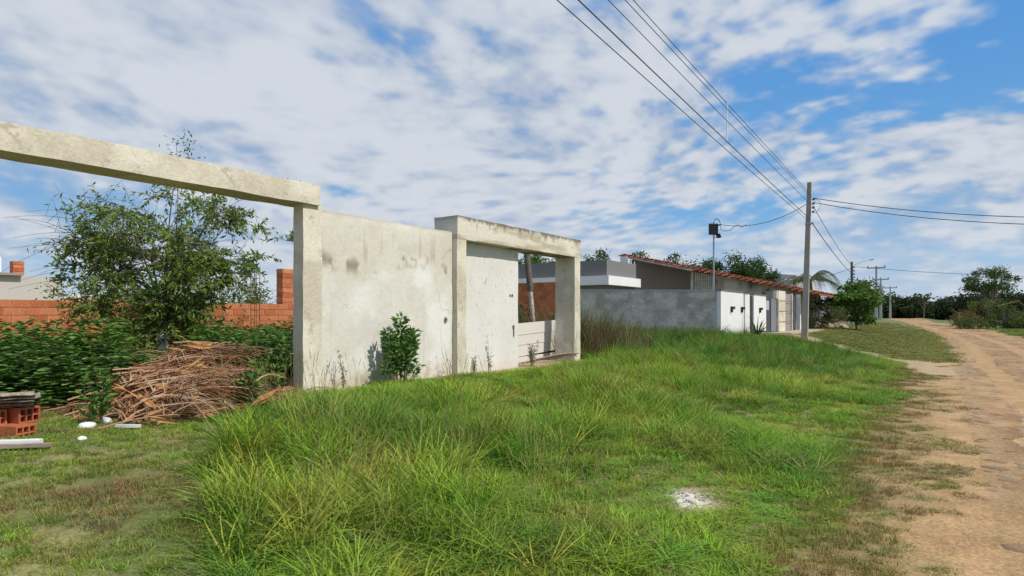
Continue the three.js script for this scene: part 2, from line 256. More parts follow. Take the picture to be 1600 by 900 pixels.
{ // half-buried paving stones
  const R = rng(5), geos = [];
  for (let v = 0; v < 7; v++) {
    const k = 6 + Math.floor(R() * 3), pos = [], idx = [], rr = []; for (let i = 0; i < k; i++) rr.push(.75 + .45 * R());
    for (const [sc, y] of [[1.25, -.03], [1.0, .003], [.62, .013]]) for (let i = 0; i < k; i++) { const a = i / k * Math.PI * 2; pos.push(Math.cos(a) * rr[i] * sc, y + (R() - .5) * .003, Math.sin(a) * rr[i] * sc); }
    pos.push(0, .015, 0);
    for (let l = 0; l < 2; l++) for (let i = 0; i < k; i++) { const a = l * k + i, b = l * k + (i + 1) % k; idx.push(a, a + k, b, b, a + k, b + k); }
    for (let i = 0; i < k; i++) idx.push(2 * k + i, 3 * k, 2 * k + (i + 1) % k);
    const g = new THREE.BufferGeometry(); g.setAttribute('position', new THREE.Float32BufferAttribute(pos, 3)); g.setIndex(idx); geos.push(metreUV(toCreasedNormals(g, .5)));
  }
  const mats = [[.44, .295, .165], [.33, .215, .12], [.52, .375, .235], [.38, .245, .135], [.47, .345, .215]].map((c) => std(c, .95, { map: soilTex, bumpMap: grainBump, bumpScale: .01 }));
  const list = [];
  for (let S = 2.5; S < 60; S += .21) for (let P = roadLeft(S) - .12; P > Math.max(roadRight(S) + .2, -.115 * S - .9); P -= .24) {
    const s = S + (R() - .5) * .14, p = P + (R() - .5) * .16; if (fbm(s * .9 + 3, p * 1.2 + 60, 3) < .34 + .12 * R() || R() < .15) continue;
    list.push([s, p, .045 + .075 * R() * R() + .02, R(), R()]);
  }
  const seen = (s, p) => -.085 * s < p;
  list.sort((a, b) => (seen(b[0], b[1]) - seen(a[0], a[1])) || (a[0] * a[0] / (a[2] * a[2]) - b[0] * b[0] / (b[2] * b[2])));
  const near = list.slice(0, 300), rest = list.slice(300), o = new THREE.Object3D();
  const setO = ([s, p, r, a, b]) => { o.position.copy(W(s, p, roadY(s, p) - .004 - .010 * b)); o.rotation.set((a - .5) * .14, b * 6.28, (b - .5) * .14); o.scale.set(r * (1 + .5 * a), .7 + .5 * a, r); o.updateMatrix(); };
  near.forEach((e, i) => { setO(e); const m = shade(new THREE.Mesh(geos[i % 7], mats[(i * 3) % 5])); m.name = 'stone'; m.position.copy(o.position); m.rotation.copy(o.rotation); m.scale.copy(o.scale); road.add(m); });
  const im = shade(new THREE.InstancedMesh(geos[1], mats[0], rest.length)); im.name = 'small_stones'; im.userData.kind = 'stuff'; const C = new THREE.Color();
  rest.forEach((e, i) => { setO(e); im.setMatrixAt(i, o.matrix); C.setRGB(.8 + .4 * e[3], .8 + .38 * e[3], .8 + .36 * e[3]); im.setColorAt(i, C); }); road.add(im);
}

// ---------------------------------------------------------------- grass
function tuftGeo(seed, blades, len, spread, width, droop) {
  const R = rng(seed), pos = [], nor = [], idx = [];
  for (let b = 0; b < blades; b++) {
    const a = R() * 6.283, r = spread * Math.sqrt(R()), L = len * (.55 + .6 * R()), lean = .12 + .55 * R(), dr = droop * (.4 + R()), w = width * (.7 + .6 * R());
    const dx = Math.cos(a), dz = Math.sin(a), ta = a + 1.57 + (R() - .5) * 1.4, sx = Math.cos(ta), sz = Math.sin(ta), bx = Math.cos(a + R() - .5) * r, bz = Math.sin(a) * r;
    const o = pos.length / 3; let px = 0, py = -.02, ang = lean * .5; const lev = 4;
    for (let l = 0; l <= lev; l++) {
      const t = l / lev, ww = w * (l === lev ? 0 : (1 - t * t * .75)) * .5, cx = bx + dx * px, cz = bz + dz * px;
      if (l === lev) pos.push(cx, py, cz), nor.push(-dx * .5, .8, -dz * .5); else { pos.push(cx - sx * ww, py, cz - sz * ww, cx + sx * ww, py, cz + sz * ww); nor.push(-dx * .5, .8, -dz * .5, -dx * .5, .8, -dz * .5); }
      px += Math.sin(ang) * L / lev; py += Math.cos(ang) * L / lev; ang += lean * .45 + dr;
    }
    for (let l = 0; l < lev - 1; l++) { const q = o + l * 2; idx.push(q, q + 1, q + 2, q + 2, q + 1, q + 3); } idx.push(o + 2 * lev - 2, o + 2 * lev - 1, o + 2 * lev);
  }
  const g = new THREE.BufferGeometry(); g.setAttribute('position', new THREE.Float32BufferAttribute(pos, 3)); g.setIndex(idx); g.computeVertexNormals(); return g;
}
M.grass = new THREE.MeshPhysicalMaterial({ vertexColors: true, roughness: .75, side: THREE.DoubleSide, transmission: .3, thickness: 0, specularIntensity: .3 });
// a small square of turf: many tufts joined, each with its own height, bend and tone
function patchGeo(seed, size, n, kinds, dry) {
  const R = rng(seed), out = [], m = new THREE.Matrix4(), e = new THREE.Euler(), q = new THREE.Quaternion();
  for (let k = 0; k < n; k++) {
    const g = kinds[Math.floor(R() * kinds.length)].clone(), s = .6 + .65 * R(); e.set((R() - .5) * .45, R() * 6.28, (R() - .5) * .45); q.setFromEuler(e);
    m.compose(new THREE.Vector3((R() - .5) * size * 1.25, 0, (R() - .5) * size * 1.25), q, new THREE.Vector3(.7 + .5 * R(), s, .7 + .5 * R())); g.applyMatrix4(m);
    const c = new Float32Array(g.attributes.position.count * 3), d = R() < dry; const t = .72 + .5 * R(), w = (R() - .5) * .3; const blade = 9;
    for (let i = 0; i < g.attributes.position.count; i++) { const b = h2(Math.floor(i / blade), seed * 71 + k), f = t * (.8 + .4 * b), db = d || b < dry * .6; c[i * 3] = f * (1 + w) * (db ? 1.55 : 1); c[i * 3 + 1] = f * (db ? 1.08 : 1); c[i * 3 + 2] = f * (db ? 1.9 : 1); }
    g.setAttribute('color', new THREE.BufferAttribute(c, 3)); out.push(g);
  }
  return mergeGeometries(out);
}
function field(name, label, geos, list, mat = M.grass) {   // list of {S,P,h,w,turn,tilt,c}
  const g = new THREE.Group(); g.name = name; g.userData = { kind: 'stuff', label, category: 'grass' }; scene.add(g);
  const o = new THREE.Object3D(), C = new THREE.Color();
  geos.forEach((geo, k) => {
    const mine = list.filter((_, i) => i % geos.length === k), im = shade(new THREE.InstancedMesh(geo, mat, mine.length)); im.name = 'tufts';
    mine.forEach((e, i) => { o.position.copy(W(e.S, e.P, e.y ?? terrain(e.S, e.P))); o.rotation.set(e.tx || 0, e.turn, e.tz || 0); o.scale.set(e.w, e.h, e.w); o.updateMatrix(); im.setMatrixAt(i, o.matrix); C.setRGB(...e.c); im.setColorAt(i, C); });
    g.add(im);
  }); return g;
}
const inView = (S, P, m = .06) => { const a = Math.atan(.68), z = S * Math.cos(a) + P * Math.sin(a), x = S * Math.sin(a) - P * Math.cos(a); return z > .9 && Math.abs(x) < z * (.8 + m) + .8; };
{
  const R = rng(77), tall = [], mid = [], low = [], dark = [];
  const green = [[.205, .355, .03], [.165, .325, .028], [.25, .39, .034], [.32, .42, .05], [.115, .255, .026]];
  const size = (S) => S < 9 ? .22 : S < 15 ? .28 : .36;
  for (let S = .4; S < 27.2; ) {      // tall uncut grass
    const d = size(S); S += d;
    for (let P = .6; P < 15; P += d) {
      const s = S + (R() - .5) * d * .8, p = P + (R() - .5) * d * .8; if (!inView(s, p)) continue;
      if (p > 7.2 && s < 14) continue; if (p > 8 && R() < .4) continue;
      const c = cover(s, p); if (c.tall < .05) continue;
      const cl = fbm(s * 1.1 + 3, p * 1.1 + 50, 4), cl2 = fbm(s * 2.6, p * 2.6 + 90, 3), far = step(13, 18, s);
      let h = (.34 + .55 * step(.3, .68, cl) * (.5 + cl2)) * (.35 + .65 * c.tall) * (.8 + .35 * R()); h *= .46 + .42 * step(1.2, 4.2, p) + .2 * far;
      h *= 1 - .6 * step(5.0, 6.9, p) * step(14.5, 13, s); h *= .35 + .65 * step(.6, 1.7, c.limeD); h *= .55 + .45 * step(.8, 1.8, Math.hypot((s - 9.5) / .8, (p - 1.75) / 1.1));
      let k = green[Math.floor(R() * 3)]; k = mixc(k, green[3], step(.42, .72, fbm(s * .8 + 20, p * .8, 3)) * .75); k = mixc(k, green[4], step(.50, .72, fbm(s * .9 + 70, p * .9 + 10, 3)) * .7);
      if (far > .1) k = mixc(k, [.085, .225, .026], .75 * far * step(4, 6, p + 3 * far));
      const dr = step(.6, .74, fbm(s * 1.5 + 5, p * 1.5 + 33, 3)); k = mixc(k, [.36, .32, .10], .35 * dr);
      k = k.map((x) => x * (.85 + .3 * R()));
      (h < .30 ? mid : tall).push({ S: s, P: p, h: h < .30 ? h / .42 : h, w: 1, turn: Math.floor(R() * 4) * 1.5708 + (R() - .5) * .4, tx: .16 * (cl - .5), tz: (R() - .5) * .1, c: k });
    }
  }
  const tk = [tuftGeo(1, 10, .52, .05, .0095, .10), tuftGeo(2, 9, .55, .055, .0085, .17), tuftGeo(3, 10, .48, .055, .008, .22), tuftGeo(4, 8, .6, .045, .0105, .06)];
  const mk = [tuftGeo(5, 9, .20, .05, .008, .12), tuftGeo(6, 9, .22, .05, .0075, .2)];
  field('tall_grass', 'tall bright green uncut grass between road and concrete wall', [1, 2, 3, 4, 5, 6].map((k) => patchGeo(k, .25, 15, tk, .06)), tall);
  field('medium_grass', 'knee high fresh grass at the road side of the tall grass', [1, 2, 3, 4].map((k) => patchGeo(k + 20, .25, 22, mk, .10)), mid);
  { // seed stalks among the grass
    const Q = rng(303), stalks = [];
    for (let k = 0; k < 420; k++) { const s = 1.5 + 22 * Q() * Q(), p = 1.6 + 5.4 * Q(); if (!inView(s, p)) continue; const c = cover(s, p); if (c.tall < .5) continue; if (k % 3) { if (fbm(s * .9 + 3, p * .9, 3) > .47) stalks.push({ S: s, P: p, h: .5 + .3 * Q(), w: .8, turn: Q() * 6.28, c: mixc([.36, .30, .13], [.26, .30, .07], Q()) }); } }
    const stalk = (seed) => { const U = rng(seed), out = []; for (let b = 0; b < 4; b++) { const x = (U() - .5) * .2, z = (U() - .5) * .2, top = new THREE.Vector3(x + (U() - .5) * .4, .7 + .3 * U(), z + (U() - .5) * .4), pts = curve(new THREE.Vector3(x, 0, z), top, new THREE.Vector3((U() - .5) * .1, .05, (U() - .5) * .1), 5); out.push(tube(pts, .0022, .0015, 3)); const dir = pts[5].clone().sub(pts[4]).normalize(); out.push(tube([pts[4].clone().lerp(pts[5], .3), pts[5].clone().addScaledVector(dir, .01), pts[5].clone().addScaledVector(dir, .07)], .0045, .0012, 4)); } const g = join(out); g.setAttribute('color', new THREE.BufferAttribute(new Float32Array(g.attributes.position.count * 3).fill(1), 3)); g.deleteAttribute('uv'); return g; };
    field('seed_stalks', 'thin straw coloured seed stalks rising from the tall grass', [stalk(1), stalk(2)], stalks);
  }
  // short mown grass: in front of the opening and along the road
  for (let S = .2; S < 26; ) {
    const d = S < 9 ? .17 : .26; S += d;
    for (let P = -.7; P < 9; P += d) {
      const s = S + (R() - .5) * d, p = P + (R() - .5) * d; if (!inView(s, p)) continue; if (p > 7.2 && s > 5.6) continue;
      const c = cover(s, p); if (c.tall > .6) continue; if (R() < c.bare * 1.15) continue; if (p > 7.6 && c.n < .5) continue;
      const pr = c.lawn ? 1 : step(-.35, 1.0, c.q + 1.1 * (c.n - .5)); if (!c.lawn && R() > pr * (.55 + .9 * c.n)) continue;
      const dryness = c.lawn ? .28 + step(.35, .75, fbm(s * 1.6 + 9, p * 1.6, 4)) * .8 : .5 + .5 * step(1.5, .7, c.q) + .5 * (fbm(s * 2 + 3, p * 2, 3) - .5);
      const k = mixc(green[Math.floor(R() * 2.99)], [.275, .225, .08], Math.max(0, Math.min(1, dryness * (.7 + .5 * R())))).map((x) => x * (.8 + .35 * R()));
      low.push({ S: s, P: p, h: (.6 + .7 * R()) * (c.lawn ? 1 : .7 + .8 * step(.2, 1, c.q)), w: d / .17, turn: R() * 6.28, c: k });
    }
  }
  const lk = [tuftGeo(11, 8, .075, .03, .005, .2), tuftGeo(12, 8, .06, .035, .0045, .3), tuftGeo(13, 7, .085, .025, .005, .12)];
  field('short_grass', 'short mown and dry grass beside the road and before the opening', [1, 2, 3, 4, 5].map((k) => patchGeo(k + 40, .17, 32, lk, .04)), low);
  // further verge beyond the driveway and across the road
  for (let i = 0; i < 12000; i++) {
    const S = 25 + 75 * R() * R() + 5 * R(), P = R() < .72 ? roadLeft(S) + R() * 9.5 : roadRight(S) - R() * 9; if (!inView(S, P)) continue; const c = cover(S, P); if (c.bare > .3 || c.tall > .3) continue; if (P > 7.7 && S > 27 && S < 46) continue; if (P > 6.3 && S > 34 && S < 46) continue; if (P > roadLeft(S) && R() > .25 + step(.45, .6, c.n)) continue;
    const k = mixc(mixc([.13, .23, .03], [.24, .29, .05], R()), [.34, .26, .11], P > 0 ? .55 * R() : .15 * R());
    dark.push({ S, P, h: (P < 0 ? 1.5 : .7) * (.6 + .8 * R()), w: 1.2 + .8 * R(), turn: R() * 6.28, c: k });
  }
  field('verge_grass', 'thin green grass along the far road verges', [1, 2].map((k) => patchGeo(k + 60, .45, 12, [tuftGeo(21, 9, .10, .07, .012, .2), tuftGeo(22, 9, .12, .07, .012, .1)], .15)), dark);
}
// ---------------------------------------------------------------- the unfinished concrete front
{
  const g = thing('concrete_front_wall', 'weathered cream concrete gateway wall with long beam and boxed portal', 'wall', 5.7, 7.5, .3);
  const beam = put('beam', block(-2.2, 6.0, 7.36, 7.80, 3.155, 3.445, .007, .09, 2.2), M.cement, g); beam.userData.label = 'long stained concrete beam over the wide opening';
  const RB = rng(3);
  for (const [s, p] of [[5.75, 7.5], [5.82, 7.66], [5.62, 7.6]]) put('reinforcing_bar', bar(W(s, p, 3.40), W(s + .02 * RB(), p + .02, 3.50 + .05 * RB()), .005, .005, 5), M.rust, g);
  put('column', block(5.73, 6.07, 7.42, 7.64, .1, 3.175, .008, .1), M.cement, g);
  put('column', block(-2.1, -1.76, 7.42, 7.64, .1, 3.175, .008, .1), M.cement, g).userData.label = 'concrete column at the far end of the beam';
  // the plain panel: lime wash over cement, a brown water line with mould above the middle
  const panelTex = texture(1024, 1024, (u, v) => {
    const line = .70 + .07 * (fbm(u * 5, 1.3, 4) - .5) * 2 - .035 * Math.sin(u * 7), n = fbm(u * 4 + 1, v * 4, 5), f = fbm(u * 70, v * 70, 3), drip = fbm(u * 34 + 5, v * 2.2, 4), cloud = fbm(u * 7 + 20, v * 6 + 2, 5);
    let c = mixc([.585, .56, .505], [.67, .66, .635], step(.25, .75, cloud));
    const up = step(line - .10, line + .06, v + .22 * (n - .5)); c = mixc(c, mixc([.50, .45, .365], [.61, .565, .48], cloud), up * (.45 + .4 * n));
    const d = v - line; c = mixc(c, [.22, .19, .15], .85 * step(.07, 0, Math.abs(d - .01)) * step(.47, .64, fbm(u * 13, v * 9 + 4, 5)));
    c = mixc(c, [.36, .32, .25], .5 * step(.0, .05, d) * step(.26, .06, d) * step(.60, .72, drip));
    c = mixc(c, [.42, .39, .33], .25 * step(.6, .8, drip) * step(.95, .2, v));
    c = mixc(c, [.47, .40, .29], .55 * step(.17, .02, v + .12 * (n - .5)) * (.4 + n));
    c = mixc(c, [.25, .22, .18], .5 * step(.965, .995, v + .02 * (n - .5)));
    c = mixc(c, [.50, .47, .42], .22 * step(.5, .75, fbm(u * 6 + 31, v * 7, 5)));
    const cr = Math.abs(fbm(u * 3.1 + 4, v * 3.1 + 8, 5) - .5); c = mixc(c, [.24, .21, .17], .6 * step(.006, .001, cr) * step(.5, .62, fbm(u * 2 + 60, v * 2 + 5, 3)));
    c = mixc(c, [.34, .23, .13], .65 * step(.13, .0, v + .16 * (fbm(u * 18, v * 9, 4) - .5)) * step(.4, .6, fbm(u * 50, v * 40, 2)));
    const tw = fbm(u * 7 + v * 3, v * 26 - u * 9, 3); return c.map((x) => x * (.90 + .14 * f + .08 * tw));
  });
  M.panel = std([1.02, 1.03, 1.03], .93, { map: panelTex, bumpMap: grainBump, bumpScale: .006 });
  const planarUV = (geo, S0, S1, y0, y1) => { const p = geo.attributes.position, uv = geo.attributes.uv; for (let i = 0; i < p.count; i++) uv.setXY(i, (-p.getZ(i) - S0) / (S1 - S0), (p.getY(i) - y0) / (y1 - y0)); return geo; };
  put('panel', planarUV(block(6.07, 9.06, 7.47, 7.62, .1, 3.13, .009, .07, 2.5), 6.0, 9.1, .45, 3.15), M.panel, g).userData.label = 'plain limewashed panel with a brown water stain';
  // boxed portal
  const lintelTex = texture(1024, 256, (u, v) => { const n = fbm(u * 9, v * 3, 5), f = fbm(u * 120, v * 30, 3), drip = fbm(u * 60, v * 3 + 2, 3); let c = mixc([.49, .435, .335], [.69, .645, .55], step(.32, .62, n)); c = mixc(c, [.10, .085, .065], .85 * step(.72, .97, v + .36 * (drip - .5))); c = mixc(c, [.30, .26, .2], .5 * step(.58, .7, drip) * step(.3, .8, v)); return c.map((x) => x * (.88 + .24 * f)); });
  M.lintel = std([.92, .92, .92], .93, { map: lintelTex, bumpMap: grainBump, bumpScale: .006 });
  put('lintel', planarUV(block(9.06, 13.80, 7.36, 7.92, 3.0, 3.43, .007, .09), 9, 13.9, 3.0, 3.43), M.lintel, g);
  put('portal_column', block(9.06, 9.33, 7.365, 7.91, .1, 3.005, .006, .1), M.cement, g);
  put('portal_column', block(13.50, 13.79, 7.365, 7.91, .1, 3.005, .006, .1), M.cement, g);
  const rpTex = texture(512, 512, (u, v) => { const n = fbm(u * 5, v * 5 + 9, 5), f = fbm(u * 60, v * 60, 3), s = step(.76, .82, fbm(u * 38 + 4, v * 26, 3)); let c = mixc([.59, .58, .555], [.69, .685, .665], n); c = mixc(c, [.30, .26, .21], s * .6 * (.3 + v)); c = mixc(c, [.50, .43, .33], .5 * step(.14, 0, v + .1 * (n - .5))); return c.map((x) => x * (.94 + .12 * f)); });
  put('recessed_panel', planarUV(block(9.33, 11.42, 7.60, 7.76, .1, 3.0, .006, .1), 9.3, 11.45, .4, 3.05), std([1, 1, 1], .93, { map: rpTex, bumpMap: grainBump, bumpScale: .005 }), g);
  // broken sockets in the render: a clay rim round a dark hole
  for (const [s, p, y, r] of [[8.85, 7.462, 1.52, .038], [11.22, 7.594, 1.36, .032], [11.18, 7.594, 2.02, .025], [11.10, 7.594, 2.02, .02]]) {
    const ring = new THREE.TorusGeometry(r, r * .38, 5, 9); ring.rotateY(Math.PI / 2); ring.scale(1, 1.15, .9); ring.translate(-p, y, -s); const sock = put('wall_socket', metreUV(ring), M.mauve, g);
    const h = new THREE.CylinderGeometry(r * .9, r * .9, .012, 9); h.rotateZ(Math.PI / 2); h.translate(-p, y, -s); put('hole', metreUV(h), M.black, sock);
  }
  put('conduit', tube([W(11.22, 7.585, 1.34), W(11.225, 7.58, 1.25), W(11.23, 7.588, 1.15)], .012, .009, 6), M.rust, g);
}
// ---------------------------------------------------------------- brick walls: every block of the rows in view is a part
function brickWall(g, { along, at, from, to, y0, rows, h, len, thick, mats, seed, solid = 0, gap = .016 }) {
  const R = rng(seed), mort = along === 'S' ? block(from, to, at + .02, at + thick - .02, y0, y0 + rows * h - .01) : block(at + .02, at + thick - .02, from, to, y0, y0 + rows * h - .01);
  put('mortar', mort, M.mortar, g); const hidden = [];
  const made = [.72, .46, 1, .6].map((f) => { const L = len * f; return L; }), geo = new Map();
  const brickGeo = (L) => { const k = L.toFixed(2); if (!geo.has(k)) { let b = new THREE.BoxGeometry(...(along === 'S' ? [thick, h - gap, L - gap, 1, 1, 2] : [L - gap, h - gap, thick, 2, 1, 1])); geo.set(k, metreUV(b)); } return geo.get(k); };
  for (let r = 0; r < rows; r++) {
    let x = from + (r % 2 ? -len * .5 : 0) + .03 * R();
    while (x < to - .08) {
      let a = Math.max(x, from), b = Math.min(x + len, to); x += len; if (b - a < .08) continue;
      const m = shade(new THREE.Mesh(brickGeo(b - a), mats[Math.floor(R() * mats.length)])), c = (a + b) / 2, j = (R() - .5) * .012, y = y0 + (r + .5) * h;
      if (r < solid) { const q = m.geometry.clone(); q.translate(along === 'S' ? -(at + thick / 2) + j : -c, y, along === 'S' ? -c : -(at + thick / 2) + j); hidden.push(q); continue; }
      m.name = 'brick'; m.position.copy(along === 'S' ? W(c, at + thick / 2 + j, y) : W(at + thick / 2 + j, c, y)).sub(g.position); g.add(m);
    }
  }
  if (hidden.length) put('lower_bricks', hidden, mats[0], g).userData.kind = 'stuff';
}
{
  const g = thing('brick_wall', 'bare orange hollow brick wall across the back of the lot', 'wall', 9, 20, .2);
  brickWall(g, { along: 'S', at: 20, from: 2.6, to: 19, y0: .38, rows: 8, h: .205, len: .40, thick: .15, mats: M.clay, seed: 8, solid: 2 });
  const p = thing('brick_pillar', 'bare red brick pillar behind the orange wall, next to concrete column', 'pillar', 16.3, 22.2, .4);
  const R = rng(2); put('mortar', block(16.04, 16.51, 22.02, 22.38, .4, 3.48), M.mortar, p);
  for (let k = 0; k < 16; k++) { const m = put('brick', block(16.02 + .01 * R(), 16.53, 22.0, 22.4, .42 + k * .192, .42 + k * .192 + .175), M.clay[k % 4], p); }
  const d = thing('brick_side_wall', 'dark red brick wall seen through the boxed portal', 'wall', 27.2, 19, .5);
  brickWall(d, { along: 'P', at: 27.0, from: 15.4, to: 22.4, y0: .45, rows: 13, h: .215, len: .36, thick: .16, mats: M.clay, seed: 18, solid: 4 });
}
// ---------------------------------------------------------------- grey side wall, white street front with gates
{
  const g = thing('grey_boundary_wall', 'rough grey cement boundary wall beside tall dry weeds', 'wall', 27.5, 11.5, .4);
  put('wall_face', prism([[8.12, .1], [16, .1], [16, 2.84], [8.12, 2.65]], 'S', 27.42, 27.60), M.greyRender, g);
  put('coping', prism([[8.10, 2.652], [16, 2.842], [16, 2.885], [8.10, 2.69]], 'S', 27.39, 27.63), std([.52, .52, .51], .95, { bumpMap: grainBump, bumpScale: .01 }), g);
  const f = thing('white_street_wall', 'clean white painted front wall with dark gates and small black lamps', 'wall', 33, 8, .4);
  put('panel', block(27.41, 32.2, 7.93, 8.11, .74, 2.66, .003, .4), M.whitePaint, f); put('panel', block(32.97, 35.6, 7.93, 8.11, .80, 2.63, .003, .4), M.whitePaint, f);
  put('edge_trim', block(27.36, 32.24, 7.90, 8.14, 2.662, 2.70), M.midGrey, f); put('edge_trim', block(32.95, 35.65, 7.90, 8.14, 2.632, 2.67), M.midGrey, f);
  put('plinth', block(27.43, 35.66, 7.88, 8.13, .1, .735), M.midGrey, f);
  for (let k = 0; k < 4; k++) put('slat', block(32.25 + k * .18, 32.37 + k * .18, 7.98, 8.04, .75, 2.56), M.gateDark, f);
  for (const s of [29.0, 30.7, 34.2]) { const l = put('wall_lamp', block(s - .16, s + .16, 7.80, 7.925, 1.88, 2.0), M.black, f); put('bracket', block(s - .16, s - .04, 7.84, 7.925, 1.74, 1.878), M.black, l); }
  put('gate_panel', block(35.7, 36.95, 8.02, 8.08, .72, 2.5), M.gateDark, f); put('gate_panel', block(36.98, 38.2, 7.98, 8.03, .72, 2.52), M.gateGrey, f);
  put('gate_window', block(35.95, 36.6, 8.005, 8.018, 1.9, 2.4), std([.5, .55, .62], .25), f);
  const h = thing('tiled_roof_house', 'old house with rust red tiled roof and stained plaster side', 'house', 48, 13, .5);
  const rf = (P) => 1.47 + .235 * P;
  put('side_wall', prism([[8.3, .2], [13.45, .2], [13.45, rf(13.45) - .16], [8.3, rf(8.3) - .16]], 'S', 45.0, 45.2), M.dirtyPlaster, h);
  put('recessed_wall', prism([[13.6, .2], [20.2, .2], [20.2, rf(20.2) - .16], [13.6, rf(13.6) - .16]], 'S', 46.9, 47.1), std([.30, .245, .215], .95, { bumpMap: grainBump, bumpScale: .004 }), h);
  put('return_wall', block(45.2, 46.9, 13.4, 13.6, .2, 4.4), M.mauve, h);
  put('back_wall', block(47.1, 56, 20.0, 20.2, .2, 6.0), M.mauve, h); put('front_wall', block(45.2, 55.8, 8.3, 8.5, .2, 3.2), M.dirtyPlaster, h); put('far_wall', prism([[8.5, .2], [20, .2], [20, 5.9], [8.5, 3.2]], 'S', 55.6, 55.8), M.dirtyPlaster, h);
  const RS = rng(6);
  for (let k = 0; k < 10; k++) put('slat', block(44.82, 44.87, 13.5 + k * .135, 13.585 + k * .135, 2.3, rf(13.5 + k * .135) - .2 - .05 * RS()), M.paleWood, h);
  put('slat_post', block(44.74, 44.9, 14.88, 15.08, 1, rf(14.9) - .18), M.dirtyPlaster, h);
  for (const [s, y] of [[45.0, 3.32]]) put('vent_pipe', bar(W(s, 9.9, y), W(s - .25, 9.9, y - .02), .06, .06, 8), M.rust, h);
  const roof = put('roof', prism([[6.7, rf(6.7) - .15], [20.3, rf(20.3) - .15], [20.3, rf(20.3) - .03], [6.7, rf(6.7) - .03]], 'S', 44.45, 56.2), M.tileClay[1], h);
  put('roof_end_board', block(44.3, 44.44, 19.75, 20.3, rf(20.2) - .75, rf(20.0) - .145), M.whitePaint, roof);
  put('fascia', prism([[14.9, rf(14.9) - .24], [20.05, rf(20.05) - .24], [20.05, rf(20.05) - .10], [14.9, rf(14.9) - .10]], 'S', 44.38, 44.44), M.paleWood, roof);
  // barrel tiles: the courses next to the visible edge one by one
  const tg = (() => { const pos = [], idx = [], n = 6; for (const [x, r, y] of [[0, .135, 0], [.46, .115, .035]]) for (let k = 0; k <= n; k++) { const a = Math.PI * k / n; pos.push(x, y + Math.sin(a) * r * .8, Math.cos(a) * r); } for (let k = 0; k < n; k++) idx.push(k, n + 1 + k, k + 1, k + 1, n + 1 + k, n + 2 + k); const q = new THREE.BufferGeometry(); q.setAttribute('position', new THREE.Float32BufferAttribute(pos, 3)); q.setIndex(idx); const m = metreUV(q); m.computeVertexNormals(); return m; })();
  const RT = rng(12), sl = Math.atan(.235), rest = [];
  for (let c = 0; c < 46; c++) for (let k = 0; k < 34; k++) {
    const P = 6.62 + k * .405 + .05 * RT(), S = 44.48 + c * .25 + (RT() - .5) * .05, y = rf(P) - .03 + (RT() < .25 ? .07 * RT() : .02 * RT());
    const m = new THREE.Mesh(tg, M.tileClay[Math.floor(RT() * 5)]); m.rotation.set(0, Math.PI + (RT() - .5) * .12, -sl + (RT() - .5) * .05); m.position.copy(W(S, P, y)).sub(h.position);
    if (c < 8) { shade(m); m.name = 'tile'; roof.add(m); m.position.sub(roof.position); m.position.add(roof.position); m.position.copy(W(S, P, y)); } else { m.position.copy(W(S, P, y)); m.updateMatrix(); rest.push(tg.clone().applyMatrix4(m.matrix)); }
  }
  put('far_tiles', rest, M.tileClay[0], roof).userData.kind = 'stuff';
  // gate pillar and lean-to by the street
  const q = thing('gate_pillar', 'tall stained white gate pillar between grey gate and lean-to', 'pillar', 39, 8, .5); put('shaft', block(38.25, 40.1, 7.85, 8.15, .2, 3.02, .008, .3), M.cement, q); put('cap', block(38.0, 38.245, 7.9, 8.1, 2.56, 3.0), M.cement, q);
  const s = thing('lean_to', 'open brown lean-to front with white post under the roof edge', 'shed', 43, 8, .5);
  put('side_panel', block(40.15, 42.1, 7.95, 8.1, .2, 2.9, .006, .3), M.mauve, s); put('post', block(42.1, 42.28, 7.86, 8.0, .2, 2.95), M.cement, s); put('post', block(44.45, 44.75, 7.82, 8.05, .2, 2.95), M.whitePaint, s); put('dark_door', block(42.3, 44.4, 8.06, 8.1, .4, 2.85), M.gateDark, s);
  for (const y of [1.25, 1.85, 2.45]) put('wire_strand', bar(W(38.3, 7.82, y), W(42.2, 7.82, y + .02), .012, .012, 4), M.rust, s);
  const st = put('concrete_apron', block(35.0, 46, 6.6, 7.86, .3, .70, .01, .5), std([.40, .33, .25], .96, { bumpMap: grainBump, bumpScale: .01 })); tag(st, 'pale cement apron at the foot of the gates', 'apron');
}
